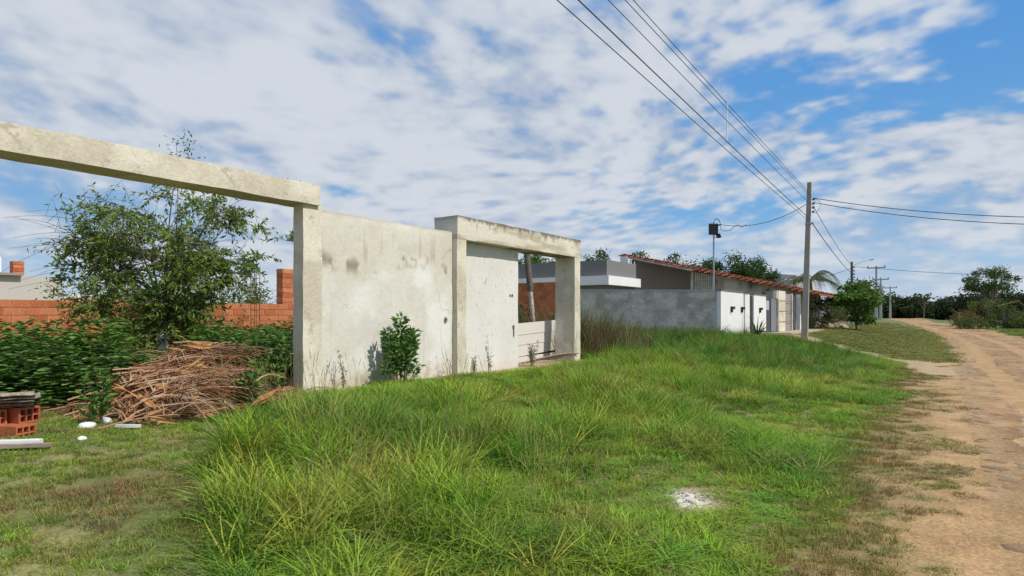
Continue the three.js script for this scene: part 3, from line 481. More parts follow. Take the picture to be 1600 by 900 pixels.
// ---------------------------------------------------------------- other houses
{
  const g = thing('flat_roof_house', 'modern flat roofed house, dark grey parapet over white band', 'house', 38, 22, .5);
  put('parapet', block(36, 40.5, 17.4, 33, 4.07, 5.05), M.midGrey, g); put('band', block(35.75, 40.72, 17.15, 33.1, 3.50, 4.068), M.whitePaint, g); put('wall', block(36.1, 40.6, 17.5, 33, .2, 3.498), M.midGrey, g);
  put('window', block(36.05, 36.098, 19, 20.6, 1.6, 2.9), std([.05, .06, .07], .15), g);
  const b = thing('pale_house', 'pale flat walled house behind the palm', 'house', 78, 15.5, .4); put('wall', prism([[13.4, 0], [18.6, 0], [18.6, 6.45], [13.4, 5.95]], 'S', 74, 86), std([.50, .50, .49], .9), b); const tank = put('water_tank', metreUV(new THREE.CylinderGeometry(.42, .45, .8, 16).translate(-13.9, 5.0, -72.6)), M.whitePaint, b); put('lid', metreUV(new THREE.CylinderGeometry(.25, .43, .1, 16).translate(-13.9, 5.45, -72.6)), M.whitePaint, tank); put('tank_stand', block(72.1, 73.1, 13.4, 14.4, 0, 4.6), M.cement, b);
  const l = thing('grey_plaster_house', 'low grey plaster house beyond the orange brick wall', 'house', 12, 41, .3);
  put('wall', block(3, 14.7, 39, 48, 0, 3.62), std([.46, .44, .41], .95, { bumpMap: grainBump, bumpScale: .006 }), l); put('eave', block(2.8, 12.9, 38.7, 48.2, 3.62, 3.74), M.mauve, l);
  put('upper_room', block(3, 13.0, 42, 48, 3.742, 4.75), M.whitePaint, l); put('low_annex', block(14.72, 18.3, 39.2, 44, 0, 2.75), M.cement, l);
  const ch = put('brick_stack', block(13.05, 13.5, 40.5, 41.0, 3.742, 4.46), M.clay[0], l); for (let k = 0; k < 4; k++) put('brick', block(13.03, 13.52, 40.46, 40.5, 3.75 + k * .18, 3.91 + k * .18), M.clay[(k + 1) % 4], ch);
}
// ---------------------------------------------------------------- plants
const leafCol = (R, a, b) => { const t = R(), k = .75 + .5 * R(); return mixc(a, b, t).map((x) => x * k); };
class Leaves {
  constructor() { this.p = []; this.c = []; }
  add(o, d, side, L, Wd, col) { // a folded leaf: base, two shoulders, tip
    const n = new THREE.Vector3().crossVectors(d, side).normalize(), m = o.clone().addScaledVector(d, L * .42), a = m.clone().addScaledVector(side, Wd / 2).addScaledVector(n, -Wd * .16), b = m.clone().addScaledVector(side, -Wd / 2).addScaledVector(n, -Wd * .16), t = o.clone().addScaledVector(d, L).addScaledVector(n, L * -.06);
    m.addScaledVector(n, Wd * .1);
    for (const [x, y, z] of [[o, a, m], [a, t, m], [m, t, b], [o, m, b]]) { this.p.push(x.x, x.y, x.z, y.x, y.y, y.z, z.x, z.y, z.z); for (let i = 0; i < 3; i++) this.c.push(...col); }
  }
  geo() { const g = new THREE.BufferGeometry(); g.setAttribute('position', new THREE.Float32BufferAttribute(this.p, 3)); g.setAttribute('color', new THREE.Float32BufferAttribute(this.c, 3)); g.computeVertexNormals(); const uv = new Float32Array(this.p.length / 3 * 2); g.setAttribute('uv', new THREE.BufferAttribute(uv, 2)); return g; }
}
const rv = (R) => { const z = R() * 2 - 1, a = R() * 6.283, r = Math.sqrt(1 - z * z); return new THREE.Vector3(Math.cos(a) * r, z, Math.sin(a) * r); };
const gauss = (R) => (R() + R() + R() + R() - 2) * .87;
const perp = (d, R) => new THREE.Vector3().crossVectors(d, rv(R)).normalize();
// crown: list of [dS, dP, y, rS, rP, ry, number of clumps]
function tree(name, label, S, P, o) {
  const R = rng(o.seed), y0 = o.y ?? terrain(S, P), g = thing(name, label, o.category || 'tree', S, P, y0, o.group), L = new Leaves(), limbs = [], B = W(S, P, y0 - .1);
  const top = W(S + (o.lean?.[0] || 0), P + (o.lean?.[1] || 0), y0 + o.fork), trunk = curve(B, top, new THREE.Vector3((R() - .5) * .3 * o.fork * .4, 0, (R() - .5) * .3 * o.fork * .4), 6);
  for (const [ds, dp, cy, rs, rp, ry, n] of o.crown) for (let k = 0; k < n; k++) {
    const v = rv(R).multiplyScalar(.35 + .65 * Math.cbrt(R())), c = W(S + ds + v.x * rs, P + dp + v.z * rp, cy + v.y * ry), rc = o.clump * (.6 + .7 * R());
    if (k % (o.limbEvery || 2) === 0) { const s = trunk[3 + Math.floor(R() * 4)]; limbs.push(tube(curve(s, c, new THREE.Vector3((R() - .5) * .4, .12 * c.distanceTo(s), (R() - .5) * .4), 5), o.r * .42, o.r * .06, 4)); }
    const n2 = Math.round(o.leaves * (.6 + .8 * R())), tint = leafCol(R, o.c0, o.c1);
    if (o.sprays) { for (let s = 0; s < o.sprays; s++) { const dir = rv(R); dir.y = dir.y * .6 + .1; dir.normalize(); const e = c.clone().addScaledVector(dir, rc * (.7 + .9 * R())); e.y -= rc * .3; const tw = curve(c, e, new THREE.Vector3(0, rc * .25, 0), 4); limbs.push(tube(tw, .007, .002, 3)); const nl = Math.round(n2 / o.sprays); for (let i = 0; i < nl; i++) { const t = .15 + .85 * i / nl, k2 = Math.min(3, Math.floor(t * 4)), q = tw[k2].clone().lerp(tw[k2 + 1], t * 4 - k2), sd = perp(dir, R), d = dir.clone().multiplyScalar(.6).addScaledVector(sd, .8); d.y -= o.droop; d.normalize(); L.add(q, d, perp(d, R), o.leaf * (.65 + .6 * R()), o.leaf * o.wide * (.75 + .5 * R()), mixc(tint, leafCol(R, o.c0, o.c1), .6)); } } } else
    for (let i = 0; i < n2; i++) { const q = c.clone().add(new THREE.Vector3(gauss(R) * rc, gauss(R) * rc * (o.flat || .8), gauss(R) * rc)), d = rv(R); d.y = d.y * .7 - (o.droop ?? .25); d.normalize(); const col = mixc(tint, leafCol(R, o.c0, o.c1), .6); L.add(q, d, perp(d, R), o.leaf * (.6 + .7 * R()), o.leaf * (o.wide || .5) * (.7 + .5 * R()), col); }
  }
  const tr = put('trunk', tube(trunk, o.r, o.r * .62, 8), o.bark || M.bark, g); if (limbs.length) put('branches', limbs, o.bark || M.twig, g); put('crown', L.geo(), M.leaf, g); return { g, trunk, R };
}
const GA = [.045, .10, .018], GB = [.105, .175, .032];
{ // the tree inside the lot
  const { g, trunk, R } = tree('leafy_tree', 'airy long leaved tree with limewashed trunk behind the beam', 7.3, 14.2, { seed: 31, r: .1, fork: 1.5, clump: .46, leaves: 96, sprays: 8, leaf: .14, wide: .32, droop: .35, c0: [.085, .155, .024], c1: [.22, .30, .05], limbEvery: 4,
    crown: [[0, 0, 2.5, 1.3, 1.3, .9, 34], [.1, -.1, 3.5, 1.6, 1.7, .85, 30], [1.2, -1.3, 3.2, .9, 1.1, .9, 16], [-.9, .9, 2.5, .8, .8, .8, 14], [.6, .5, 1.5, 1.3, .8, .5, 20], [-.9, .2, 1.5, .6, .7, .5, 14], [-.6, -.3, 1.75, 1.0, .6, .4, 12], [.4, -.8, 2.5, .9, .6, .7, 12]] });
  put('whitewash', tube(trunk.slice(0, 5).map((p) => p.clone()), .125, .106, 9), M.limeBark, g);
  const tw = [], L = new Leaves(), c = W(7.3, 14.2, 2.6);
  for (let k = 0; k < 48; k++) { // bare whippy twigs, most of them reaching left
    const a = R() * 1, b = W(7.3 - .8 - 1.7 * R() + (k % 4 === 0 ? 2.6 : 0), 14.2 + .5 + 1.3 * R() - (k % 4 === 0 ? 2.4 : 0), 1.9 + 2.5 * R()), s = c.clone().add(new THREE.Vector3((R() - .5) * 1.2, (R() - .3) * 1.2, (R() - .5) * 1.2)), pts = curve(s, b, new THREE.Vector3(0, .5 * R() + .2, 0), 8); tw.push(tube(pts, .009, .0025, 4));
    for (let q = 0; q < 5; q++) { const st = pts[2 + q], e = st.clone().add(rv(R).multiplyScalar(.5)); e.y += .2; const sp = curve(st, e, new THREE.Vector3(0, .1, 0), 3); tw.push(tube(sp, .005, .002, 3)); for (let i = 0; i < 5; i++) if (R() < .55) { const d = rv(R); d.y -= .3; d.normalize(); L.add(e.clone().lerp(st, R() * .6), d, perp(d, R), .09 + .06 * R(), .03, leafCol(R, GA, GB)); } }
  }
  const up = curve(W(7.4, 13.9, 3.2), W(7.55, 14.15, 5.45), new THREE.Vector3(.2, 0, 0), 8); tw.push(tube(up, .014, .004, 4));
  for (let k = 0; k < 130; k++) { const st = up[5 + Math.floor(R() * 4)], d = rv(R); const q = st.clone().add(new THREE.Vector3(gauss(R) * .42 + .2, gauss(R) * .22 - .05, gauss(R) * .3)); d.y -= .2; d.normalize(); L.add(q, d, perp(d, R), .11, .032, leafCol(R, GA, GB)); }
  put('bare_twigs', tw, M.twig, g); put('sparse_leaves', L.geo(), M.leaf, g);
}
{ // the dense bush against the panel
  const R = rng(41), S = 7.35, P = 7.12, y0 = terrain(S, P), g = thing('wall_bush', 'dense dark green bush standing before the plain panel', 'bush', S, P, y0), L = new Leaves(), st = [];
  for (const [ds, dp, h] of [[-.22, .05, .98], [-.12, -.1, .72], [0, 0, .86], [.1, .08, 1.22], [.2, -.06, 1.0], [.26, .05, .95], [.05, -.14, .8], [-.2, -.05, .62], [.16, .12, .8], [-.05, .1, .78], [-.32, 0, .42], [.30, -.05, .34]]) {
    const a = W(S + ds * .35, P + dp * .4, y0 - .03), b = W(S + ds * .98, P + dp * 1.2, y0 + h * .86), pts = curve(a, b, new THREE.Vector3((R() - .5) * .08, 0, (R() - .5) * .08), 7); st.push(tube(pts, .011, .003, 5));
    for (let i = 0; i < 165 * h; i++) { const t = .22 + .78 * Math.sqrt(R()), k = Math.min(6, Math.floor(t * 7)), q = pts[k].clone().lerp(pts[k + 1], t * 7 - k), d = rv(R); d.y = .25 + d.y * .5; d.normalize(); q.addScaledVector(d, .03 + .05 * R()); L.add(q, d, perp(d, R), .075 + .04 * R(), .036 + .016 * R(), leafCol(R, [.055, .14, .024], [.14, .27, .05])); }
  }
  put('stems', st, M.twig, g); put('foliage', L.geo(), M.leaf, g);
}
function weed(name, label, S, P, h, seed, o = {}) { // thin stalks with small leaves
  const R = rng(seed), y0 = terrain(S, P), g = thing(name, label, 'weed', S, P, y0, o.group), st = [], L = new Leaves();
  for (let k = 0; k < (o.stems || 4); k++) { const a = W(S + (R() - .5) * .12, P + (R() - .5) * .06, y0 - .03), b = W(S + (R() - .5) * .5 * h, P + (R() - .5) * .25 * h, y0 + h * (.55 + .45 * R())), p = curve(a, b, new THREE.Vector3((R() - .5) * .1, 0, (R() - .5) * .1), 6); st.push(tube(p, .005, .002, 4));
    for (let i = 0; i < (o.n || 26); i++) { const q = p[2 + Math.floor(R() * 5)].clone(), d = rv(R); d.y = Math.abs(d.y) * .6 + .1; d.normalize(); q.addScaledVector(rv(R), .03); L.add(q, d, perp(d, R), (o.leaf || .035) * (.6 + .8 * R()), (o.leaf || .035) * .45, leafCol(R, o.c0 || [.20, .17, .09], o.c1 || [.30, .27, .16])); } }
  put('stems', st, M.twig, g); put('leaves', L.geo(), M.leaf, g);
}
weed('dry_weed', 'dry grey weed stalks before the recessed panel', 9.95, 7.28, .72, 51, { stems: 5 }); weed('dry_weed', 'brown weed stalks at the foot of the concrete column', 6.35, 7.3, .62, 52, { stems: 4 });
weed('dry_weed', 'few bare stalks beside the boxed portal column', 8.75, 7.25, .62, 53, { stems: 4, n: 4 }); weed('dry_weed', 'dense dry weed growing before the white boards', 11.75, 7.45, .52, 54, { stems: 14, n: 40, c0: [.14, .13, .06], c1: [.30, .25, .15] });
weed('dry_weed', 'low dry weed left of the portal opening', 9.5, 7.3, .32, 55, { stems: 9, n: 20 });
weed('green_weed', 'fresh green weed beside the concrete column base', 5.35, 7.5, .85, 56, { stems: 5, n: 30, leaf: .10, c0: [.07, .17, .025], c1: [.14, .25, .045] });
weed('green_weed', 'leafy green weed at the front of the dry fronds', 4.45, 6.75, .5, 57, { stems: 6, n: 22, leaf: .11, c0: [.06, .15, .025], c1: [.12, .22, .04] });
weed('green_weed', 'low leafy weed between the fronds and the column', 5.0, 7.3, .5, 60, { stems: 7, n: 24, leaf: .11, c0: [.07, .17, .025], c1: [.14, .25, .045] });
weed('green_weed', 'tallest leafy weed right of the frond heap', 5.15, 7.9, .8, 62, { stems: 9, n: 30, leaf: .12, c0: [.06, .15, .025], c1: [.13, .23, .045] });
weed('green_weed', 'small green weed over the white plaster lump', 2.95, 7.0, .5, 58, { stems: 6, n: 22, leaf: .10, c0: [.07, .17, .025], c1: [.14, .24, .045] });
weed('green_weed', 'green shrub seen through the portal below the red bricks', 18.3, 12.2, 1.5, 59, { stems: 26, n: 46, leaf: .11, c0: [.04, .09, .02], c1: [.10, .15, .035] });
{ // undergrowth in the lot
  const R = rng(61), plant = (seed) => { const Q = rng(seed), L = new Leaves(); for (let k = 0; k < 34; k++) { const h = .12 + .85 * Q(), r = .06 + .22 * Q(), a = Q() * 6.28, q = new THREE.Vector3(Math.cos(a) * r, h, Math.sin(a) * r), d = new THREE.Vector3(Math.cos(a), -.25 + .5 * Q(), Math.sin(a)).normalize(), s = new THREE.Vector3(-Math.sin(a), (Q() - .5) * .5, Math.cos(a)).normalize(); const t = .75 + .5 * Q(); L.add(q, d, s, .10 + .08 * Q(), .06 + .045 * Q(), [t, t, t]); } return L.geo(); };
  const list = [], mat = leafy({ });
  for (let k = 0; k < 2300; k++) { const S = -1 + 11.5 * R(), P = 8.0 + 7.0 * R() * (R() < .6 ? .7 : 1); if (!inView(S, P, .1)) continue; if (Math.hypot(S - 4.1 - (P - 7.8) * .3, (P - 7.8) * .75) < 1.0) continue; if (P < 8.3 + .7 * fbm(S * 1.3, 4, 2)) continue; const dd = fbm(S * .9 + 4, P * .9, 3); if (dd < .36) continue; const k2 = leafCol(R, [.06, .145, .024], [.145, .26, .042]); const tt = (S * 7.3 + P * 14.2) / (7.3 * 7.3 + 14.2 * 14.2), off = Math.hypot(S - 7.3 * tt, P - 14.2 * tt), lowHere = tt > .66 && off < .6 ? .4 : 1; list.push({ S, P, h: (.30 + .75 * dd * R() + .35 * step(8.5, 11, P)) * lowHere, w: .7 + .5 * R(), turn: R() * 6.28, c: k2 }); }
  for (let k = 0; k < 800; k++) { const S = 8 + 12 * R(), P = 9 + 10.5 * R(); if (!inView(S, P)) continue; list.push({ S, P, h: .4 + .5 * R(), w: 1, turn: R() * 6.28, c: leafCol(R, [.04, .09, .02], [.10, .15, .03]) }); }
  const f = field('undergrowth', 'dark broad leaved undergrowth filling the lot behind the beam', [plant(1), plant(2), plant(3)], list, mat); f.userData.category = 'undergrowth';
}
{ // tall dry weeds beside the grey wall, seed stalks
  const R = rng(71), list = [], g1 = patchGeo(71, .3, 5, [tuftGeo(31, 14, 1.35, .09, .011, .02)], .1), g2 = patchGeo(72, .35, 5, [tuftGeo(32, 13, 1.15, .1, .010, .06)], .1);
  for (let k = 0; k < 300; k++) { const S = 14.2 + 7.5 * R() * R(), P = 7.3 + 2.6 * R() - .1 * (S - 14); if (P < 6.6) continue; const near = step(19, 14.5, S); if (R() > .25 + .75 * near) continue; list.push({ S, P, h: (.8 + .5 * R()) * (.7 + .4 * near), w: .8, turn: R() * 6.28, tx: (R() - .5) * .25, tz: (R() - .5) * .25, c: R() < .3 + .45 * (1 - near) ? leafCol(R, [.09, .14, .03], [.15, .19, .05]) : leafCol(R, [.17, .12, .065], [.27, .205, .11]) }); }
  field('dry_tall_weeds', 'tall brown dry weeds beside the portal and grey wall', [g1, g2], list);
  const bush = []; for (let k = 0; k < 260; k++) { const S = 20 + 6.5 * R(), P = 7.6 + 4 * R(); bush.push({ S, P, h: .55 + .5 * R(), w: 1, turn: R() * 6.28, c: leafCol(R, [.07, .14, .025], [.12, .19, .04]) }); }
  field('rank_grass', 'rank green grass along the foot of the grey wall', [patchGeo(73, .3, 3, [tuftGeo(33, 16, .8, .12, .014, .12)], .1)], bush);
}
function clump(name, label, category, S, P, n, len, width, seed, c0, c1, y = terrain(S, P)) {
  const R = rng(seed), g = thing(name, label, category, S, P, y), parts = [];
  const L = []; for (let k = 0; k < n; k++) { const a = R() * 6.28, d = new THREE.Vector3(Math.cos(a), 0, Math.sin(a)), l = len * (.6 + .5 * R()), up = .5 + .5 * R(); const pos = [], col = [], idx = [], side = new THREE.Vector3(-d.z, 0, d.x), cc = leafCol(R, c0, c1); for (let i = 0; i <= 5; i++) { const t = i / 5, o = d.clone().multiplyScalar(l * (1 - up * .75) * t + .06).setY(l * up * (t - .45 * t * t * (1.6 - up))).add(W(S, P, y - .03)), w = width * (1 - t) * .5 + .001; pos.push(...o.clone().addScaledVector(side, w).toArray(), ...o.clone().addScaledVector(side, -w).toArray()); col.push(...cc, ...cc); if (i) { const q = i * 2; idx.push(q - 2, q - 1, q, q, q - 1, q + 1); } } const b = new THREE.BufferGeometry(); b.setAttribute('position', new THREE.Float32BufferAttribute(pos, 3)); b.setAttribute('color', new THREE.Float32BufferAttribute(col, 3)); b.setAttribute('uv', new THREE.Float32BufferAttribute(new Float32Array(pos.length / 3 * 2), 2)); b.setIndex(idx); b.computeVertexNormals(); L.push(b.toNonIndexed()); }
  put('blades', mergeGeometries(L), M.leaf, g); return g;
}
clump('sword_plant', 'upright sword leaved plant before the white wall', 'plant', 31.6, 7.45, 46, 1.45, .07, 81, [.05, .10, .025], [.11, .16, .04]);
clump('sword_plant', 'thin spiky plant beside the corner of the white wall', 'plant', 29.8, 7.5, 18, 1.1, .05, 82, [.05, .11, .025], [.10, .16, .04]);
// trees behind the houses and along the road
const mango = { r: .22, fork: 2.2, clump: .75, leaves: 85, leaf: .34, wide: .34, c0: [.028, .07, .014], c1: [.075, .13, .025] };
tree('mango_tree', 'dark rounded tree just right of the floodlight pole', 62.5, 17.6, { ...mango, seed: 1, leaves: 130, crown: [[0, 0, 5.7, 2.6, 2.4, 1.5, 36], [.5, -.2, 3.8, 2.4, 2.4, 1.5, 14]], y: .4 });
tree('mango_tree', 'lower dark tree behind the tiled roof beside the pale house', 66, 15.6, { ...mango, seed: 2, leaves: 130, crown: [[0, 0, 5.6, 2.6, 2.2, 1.4, 36], [0, 0, 4, 2, 2, 1.5, 10]], y: .4 });
tree('mango_tree', 'tree showing left of the floodlight pole above the roof', 60, 20.0, { ...mango, seed: 3, crown: [[0, 0, 5.4, 1.4, 1.8, 1.2, 22], [0, 0, 4, 1.4, 1.6, 1.2, 8]], y: .4 });
tree('pine_tree', 'small dark treetop above the modern house parapet', 54, 27.2, { ...mango, seed: 4, clump: .5, leaves: 40, crown: [[0, 0, 6.9, 1.0, 1.1, .8, 13], [0, 0, 5.6, .8, .8, .8, 6]], y: .4 });
tree('slender_tree', 'thin treetop poking above the tile ridge', 60, 21.9, { ...mango, seed: 5, clump: .4, leaves: 36, crown: [[0, 0, 6.9, .6, .7, .8, 9], [0, 0, 5.2, .7, .7, .8, 6]], y: .4 });
tree('slender_tree', 'treetop behind the top end of the tiled roof', 62, 26.4, { ...mango, seed: 6, clump: .45, leaves: 34, crown: [[0, 0, 7.7, .6, .9, .5, 8], [0, 0, 5.6, .7, .7, .8, 6]], y: .4 });
tree('garden_tree', 'green tree seen through the portal above the grey house', 52, 33, { ...mango, seed: 7, c0: [.05, .12, .02], c1: [.11, .19, .035], crown: [[0, 0, 6.0, 2.6, 3.0, 1.2, 30], [0, 0, 4, 2, 2, 1.4, 8]], y: .4 });
tree('garden_tree', 'bushy tree beyond the orange wall next to concrete column', 16.2, 25.5, { ...mango, seed: 8, r: .1, fork: 1, clump: .4, leaves: 60, leaf: .17, c0: [.06, .11, .022], c1: [.14, .19, .04], crown: [[0, 0, 2.3, 1.8, 1.2, .6, 28]], y: .4 });
tree('garden_tree', 'low bush above the orange wall before the plaster house', 12.6, 30.5, { ...mango, seed: 9, r: .08, fork: 1, clump: .45, leaves: 50, leaf: .17, c0: [.05, .09, .025], c1: [.11, .15, .04], crown: [[0, 0, 2.5, 1.6, 1.2, .5, 18]], y: .4 });
tree('garden_tree', 'distant tree over the plaster house roof', 10.9, 55, { ...mango, seed: 10, clump: .6, leaves: 40, leaf: .3, crown: [[0, 0, 5.9, 1.0, 1.4, .8, 12]], y: .4 });
tree('almond_tree', 'small bright broad leaved tree on the far verge', 52, 5.4, { ...mango, seed: 11, r: .07, fork: 1.7, clump: .5, leaves: 46, leaf: .36, wide: .55, flat: .45, c0: [.055, .13, .02], c1: [.14, .24, .04], crown: [[0, 0, 2.85, 1.7, 1.6, .55, 30], [.2, 0, 3.5, .9, .9, .4, 9], [0, -.3, 1.6, .5, .6, .6, 8]] });
tree('dark_tree', 'dark tree behind the small broad leaved tree', 68, 6.6, { ...mango, seed: 12, crown: [[0, 0, 3.6, 1.8, 1.4, 1.1, 20]], fork: 1.5 });
tree('olive_bush', 'big olive brown bush next to the lean-to', 56.5, 8.3, { ...mango, seed: 13, category: 'bush', r: .08, fork: .6, clump: .5, leaves: 70, leaf: .2, c0: [.07, .09, .022], c1: [.15, .15, .04], crown: [[0, 0, 1.7, 2.0, 1.7, 1.2, 34]] });
tree('olive_bush', 'dark lower bush between leaning pole and rock pile', 50.5, 8.0, { ...mango, seed: 14, category: 'bush', r: .06, fork: .5, clump: .45, leaves: 70, leaf: .2, c0: [.045, .07, .018], c1: [.10, .12, .03], crown: [[0, 0, 1.7, 1.6, 1.1, 1.2, 28]] });
tree('olive_bush', 'green hedge bush beside the far concrete poles', 120, 13, { ...mango, seed: 15, category: 'bush', r: .1, fork: .8, clump: 1, leaves: 60, leaf: .5, c0: [.055, .10, .02], c1: [.12, .17, .035], crown: [[0, 0, 2.6, 8, 2.2, 2.2, 40]] });
{ // palm
  const S = 61, P = 9.9, y0 = terrain(S, P), R = rng(91), g = thing('palm_tree', 'drooping feathery palm behind the lean-to and leaning pole', 'palm', S, P, y0), top = W(S, P, 4.6); put('trunk', tube(curve(W(S, P, y0 - .1), top, new THREE.Vector3(.15, 0, 0), 6), .2, .14, 9), M.bark, g);
  for (let k = 0; k < 22; k++) { const a = k / 22 * 6.28 + R() * .3, up = .6 + 1.5 * R(), l = 2.3 + .7 * R(), d = new THREE.Vector3(Math.cos(a), 0, Math.sin(a)), mid = top.clone().addScaledVector(d, l * .5).add(new THREE.Vector3(0, up, 0)), end = top.clone().addScaledVector(d, l).add(new THREE.Vector3(0, up * .3 - 1.5 + .6 * R(), 0)), pts = []; for (let i = 0; i <= 9; i++) { const t = i / 9; pts.push(top.clone().multiplyScalar((1 - t) ** 2).addScaledVector(mid, 2 * t * (1 - t)).addScaledVector(end, t * t)); }
    const fr = put('frond', tube(pts, .03, .008, 4), M.twig, g), L = new Leaves(); for (let i = 2; i < 9; i++) for (let q = 0; q < 5; q++) for (const s of [-1, 1]) { const o = pts[i].clone().lerp(pts[Math.min(9, i + 1)], q / 5), dd = new THREE.Vector3(-d.z * s, -.75, d.x * s).addScaledVector(d, .5).normalize(); L.add(o, dd, d, .65 * (1 - .04 * i), .045, leafCol(R, [.06, .10, .035], [.13, .17, .06])); } put('leaflets', L.geo(), M.leaf, fr); }
}
// far side of the road and the end of the street
tree('spreading_tree', 'large spreading tree on the right beyond the road', 118, -5.3, { ...mango, seed: 21, r: .3, fork: 3.2, clump: .8, leaves: 100, leaf: .42, c0: [.045, .085, .022], c1: [.10, .15, .035], crown: [[0, 0, 6.8, 3.2, 3.4, 1.6, 30], [0, 0, 5.7, 3.2, 3.4, .5, 10]] });
for (const [S, P, h, w, sd, lb] of [[101, -4.4, 4.1, 2.6, 22, 'rounded green bush under the spreading tree'], [98, -1.9, 2.6, 1.3, 23, 'reddish brown bush at the end of the roadside scrub'], [90.2, -6.9, 2.0, 1.3, 24, 'bush before the thatched shack'], [92, -3.2, 1.3, 2.4, 25, 'low light green scrub along the road']])
  tree('scrub_bush', lb, S, P, { ...mango, seed: sd, category: 'bush', r: .08, fork: .5, clump: .6, leaves: 60, leaf: .32, c0: sd === 23 ? [.15, .10, .04] : [.08, .12, .025], c1: sd === 23 ? [.22, .15, .06] : [.17, .20, .05], crown: [[0, 0, h * .5, 1.8, w, h * .42, 26]] });
{
  const g = thing('shack', 'weathered wooden shack with tan sloping roof by the road', 'shack', 93, -6.6, .1); put('wall', block(92, 95, -5.4, -7.4, 0, 2.1, .02, .5), M.darkWood, g); put('roof', prism([[-4.9, 2.75], [-6.6, 3.3], [-7.9, 2.2], [-7.9, 2.1], [-6.6, 3.18], [-4.9, 2.63]], 'S', 91.6, 95.4), std([.30, .22, .10], .98, { bumpMap: grainBump, bumpScale: .03 }), g);
  for (const p of [-5.4, -6.1, -6.8, -7.4]) put('post', block(91.85, 91.99, p, p - .12, -.1, 2.2), M.darkWood, g);
  const s = thing('fence_stub', 'pale wooden gate post pair left of the roadside scrub', 'post', 92, -1.2, .1); put('post', block(92, 92.2, -1.1, -1.3, -.1, 2.0), M.greyWood, s); put('board', block(92.02, 92.1, -1.3, -2.2, .6, 1.0), M.greyWood, s);
}
{ // the wood at the end of the street, tree by tree
  const proto = [0, 1, 2].map((k) => tree('woodland_tree', 'x', 240 + k, 0, { ...mango, seed: 101 + k, r: .3, fork: 2, clump: 1.5, leaves: 42, leaf: .95, wide: .5, c0: [.028, .05, .018], c1: [.06, .085, .028], crown: [[0, 0, 4.2, 4, 4.5, 2.6, 36], [0, 0, 2.2, 4, 4, 1.6, 14]], y: 0 }).g);
  const R = rng(9), lab = 'dark tree of the wood at the end of the street'; let n = 0;
  for (let k = 0; k < 30; k++) { const g = n < 3 ? proto[n] : proto[n % 3].clone(); if (n >= 3) { g.name = numbered('woodland_tree'); scene.add(g); } n++; const S = 225 + 45 * R() + (k % 2) * 12, P = 26 - k * 2.9 + 3 * R(); g.position.copy(W(S, P, 0)); g.rotation.y = R() * 6.28; const h = .8 + .45 * R(); g.scale.set(h * 1.1, h * (k < 9 ? 1.0 : 1.05), h * 1.1); tag(g, lab, 'tree', 'trees of the far wood'); }
  tree('bare_tree', 'half bare taller tree standing before the far wood', 202, 5.2, { ...mango, seed: 120, r: .13, fork: 4.5, clump: .5, leaves: 22, leaf: .5, c0: [.03, .05, .02], c1: [.06, .08, .03], crown: [[0, 0, 6.6, 2.2, 2.2, 1.1, 13]], limbEvery: 1 });
  // rising scrub between the road and the wood
  tree('scrub_bush', 'low dry scrub left of the road end', 150, 15, { ...mango, seed: 121, category: 'bush', r: .1, fork: .6, clump: 1, leaves: 60, leaf: .5, c0: [.05, .08, .02], c1: [.10, .13, .03], crown: [[0, 0, 1.8, 10, 2.5, 1.5, 34]] });
}
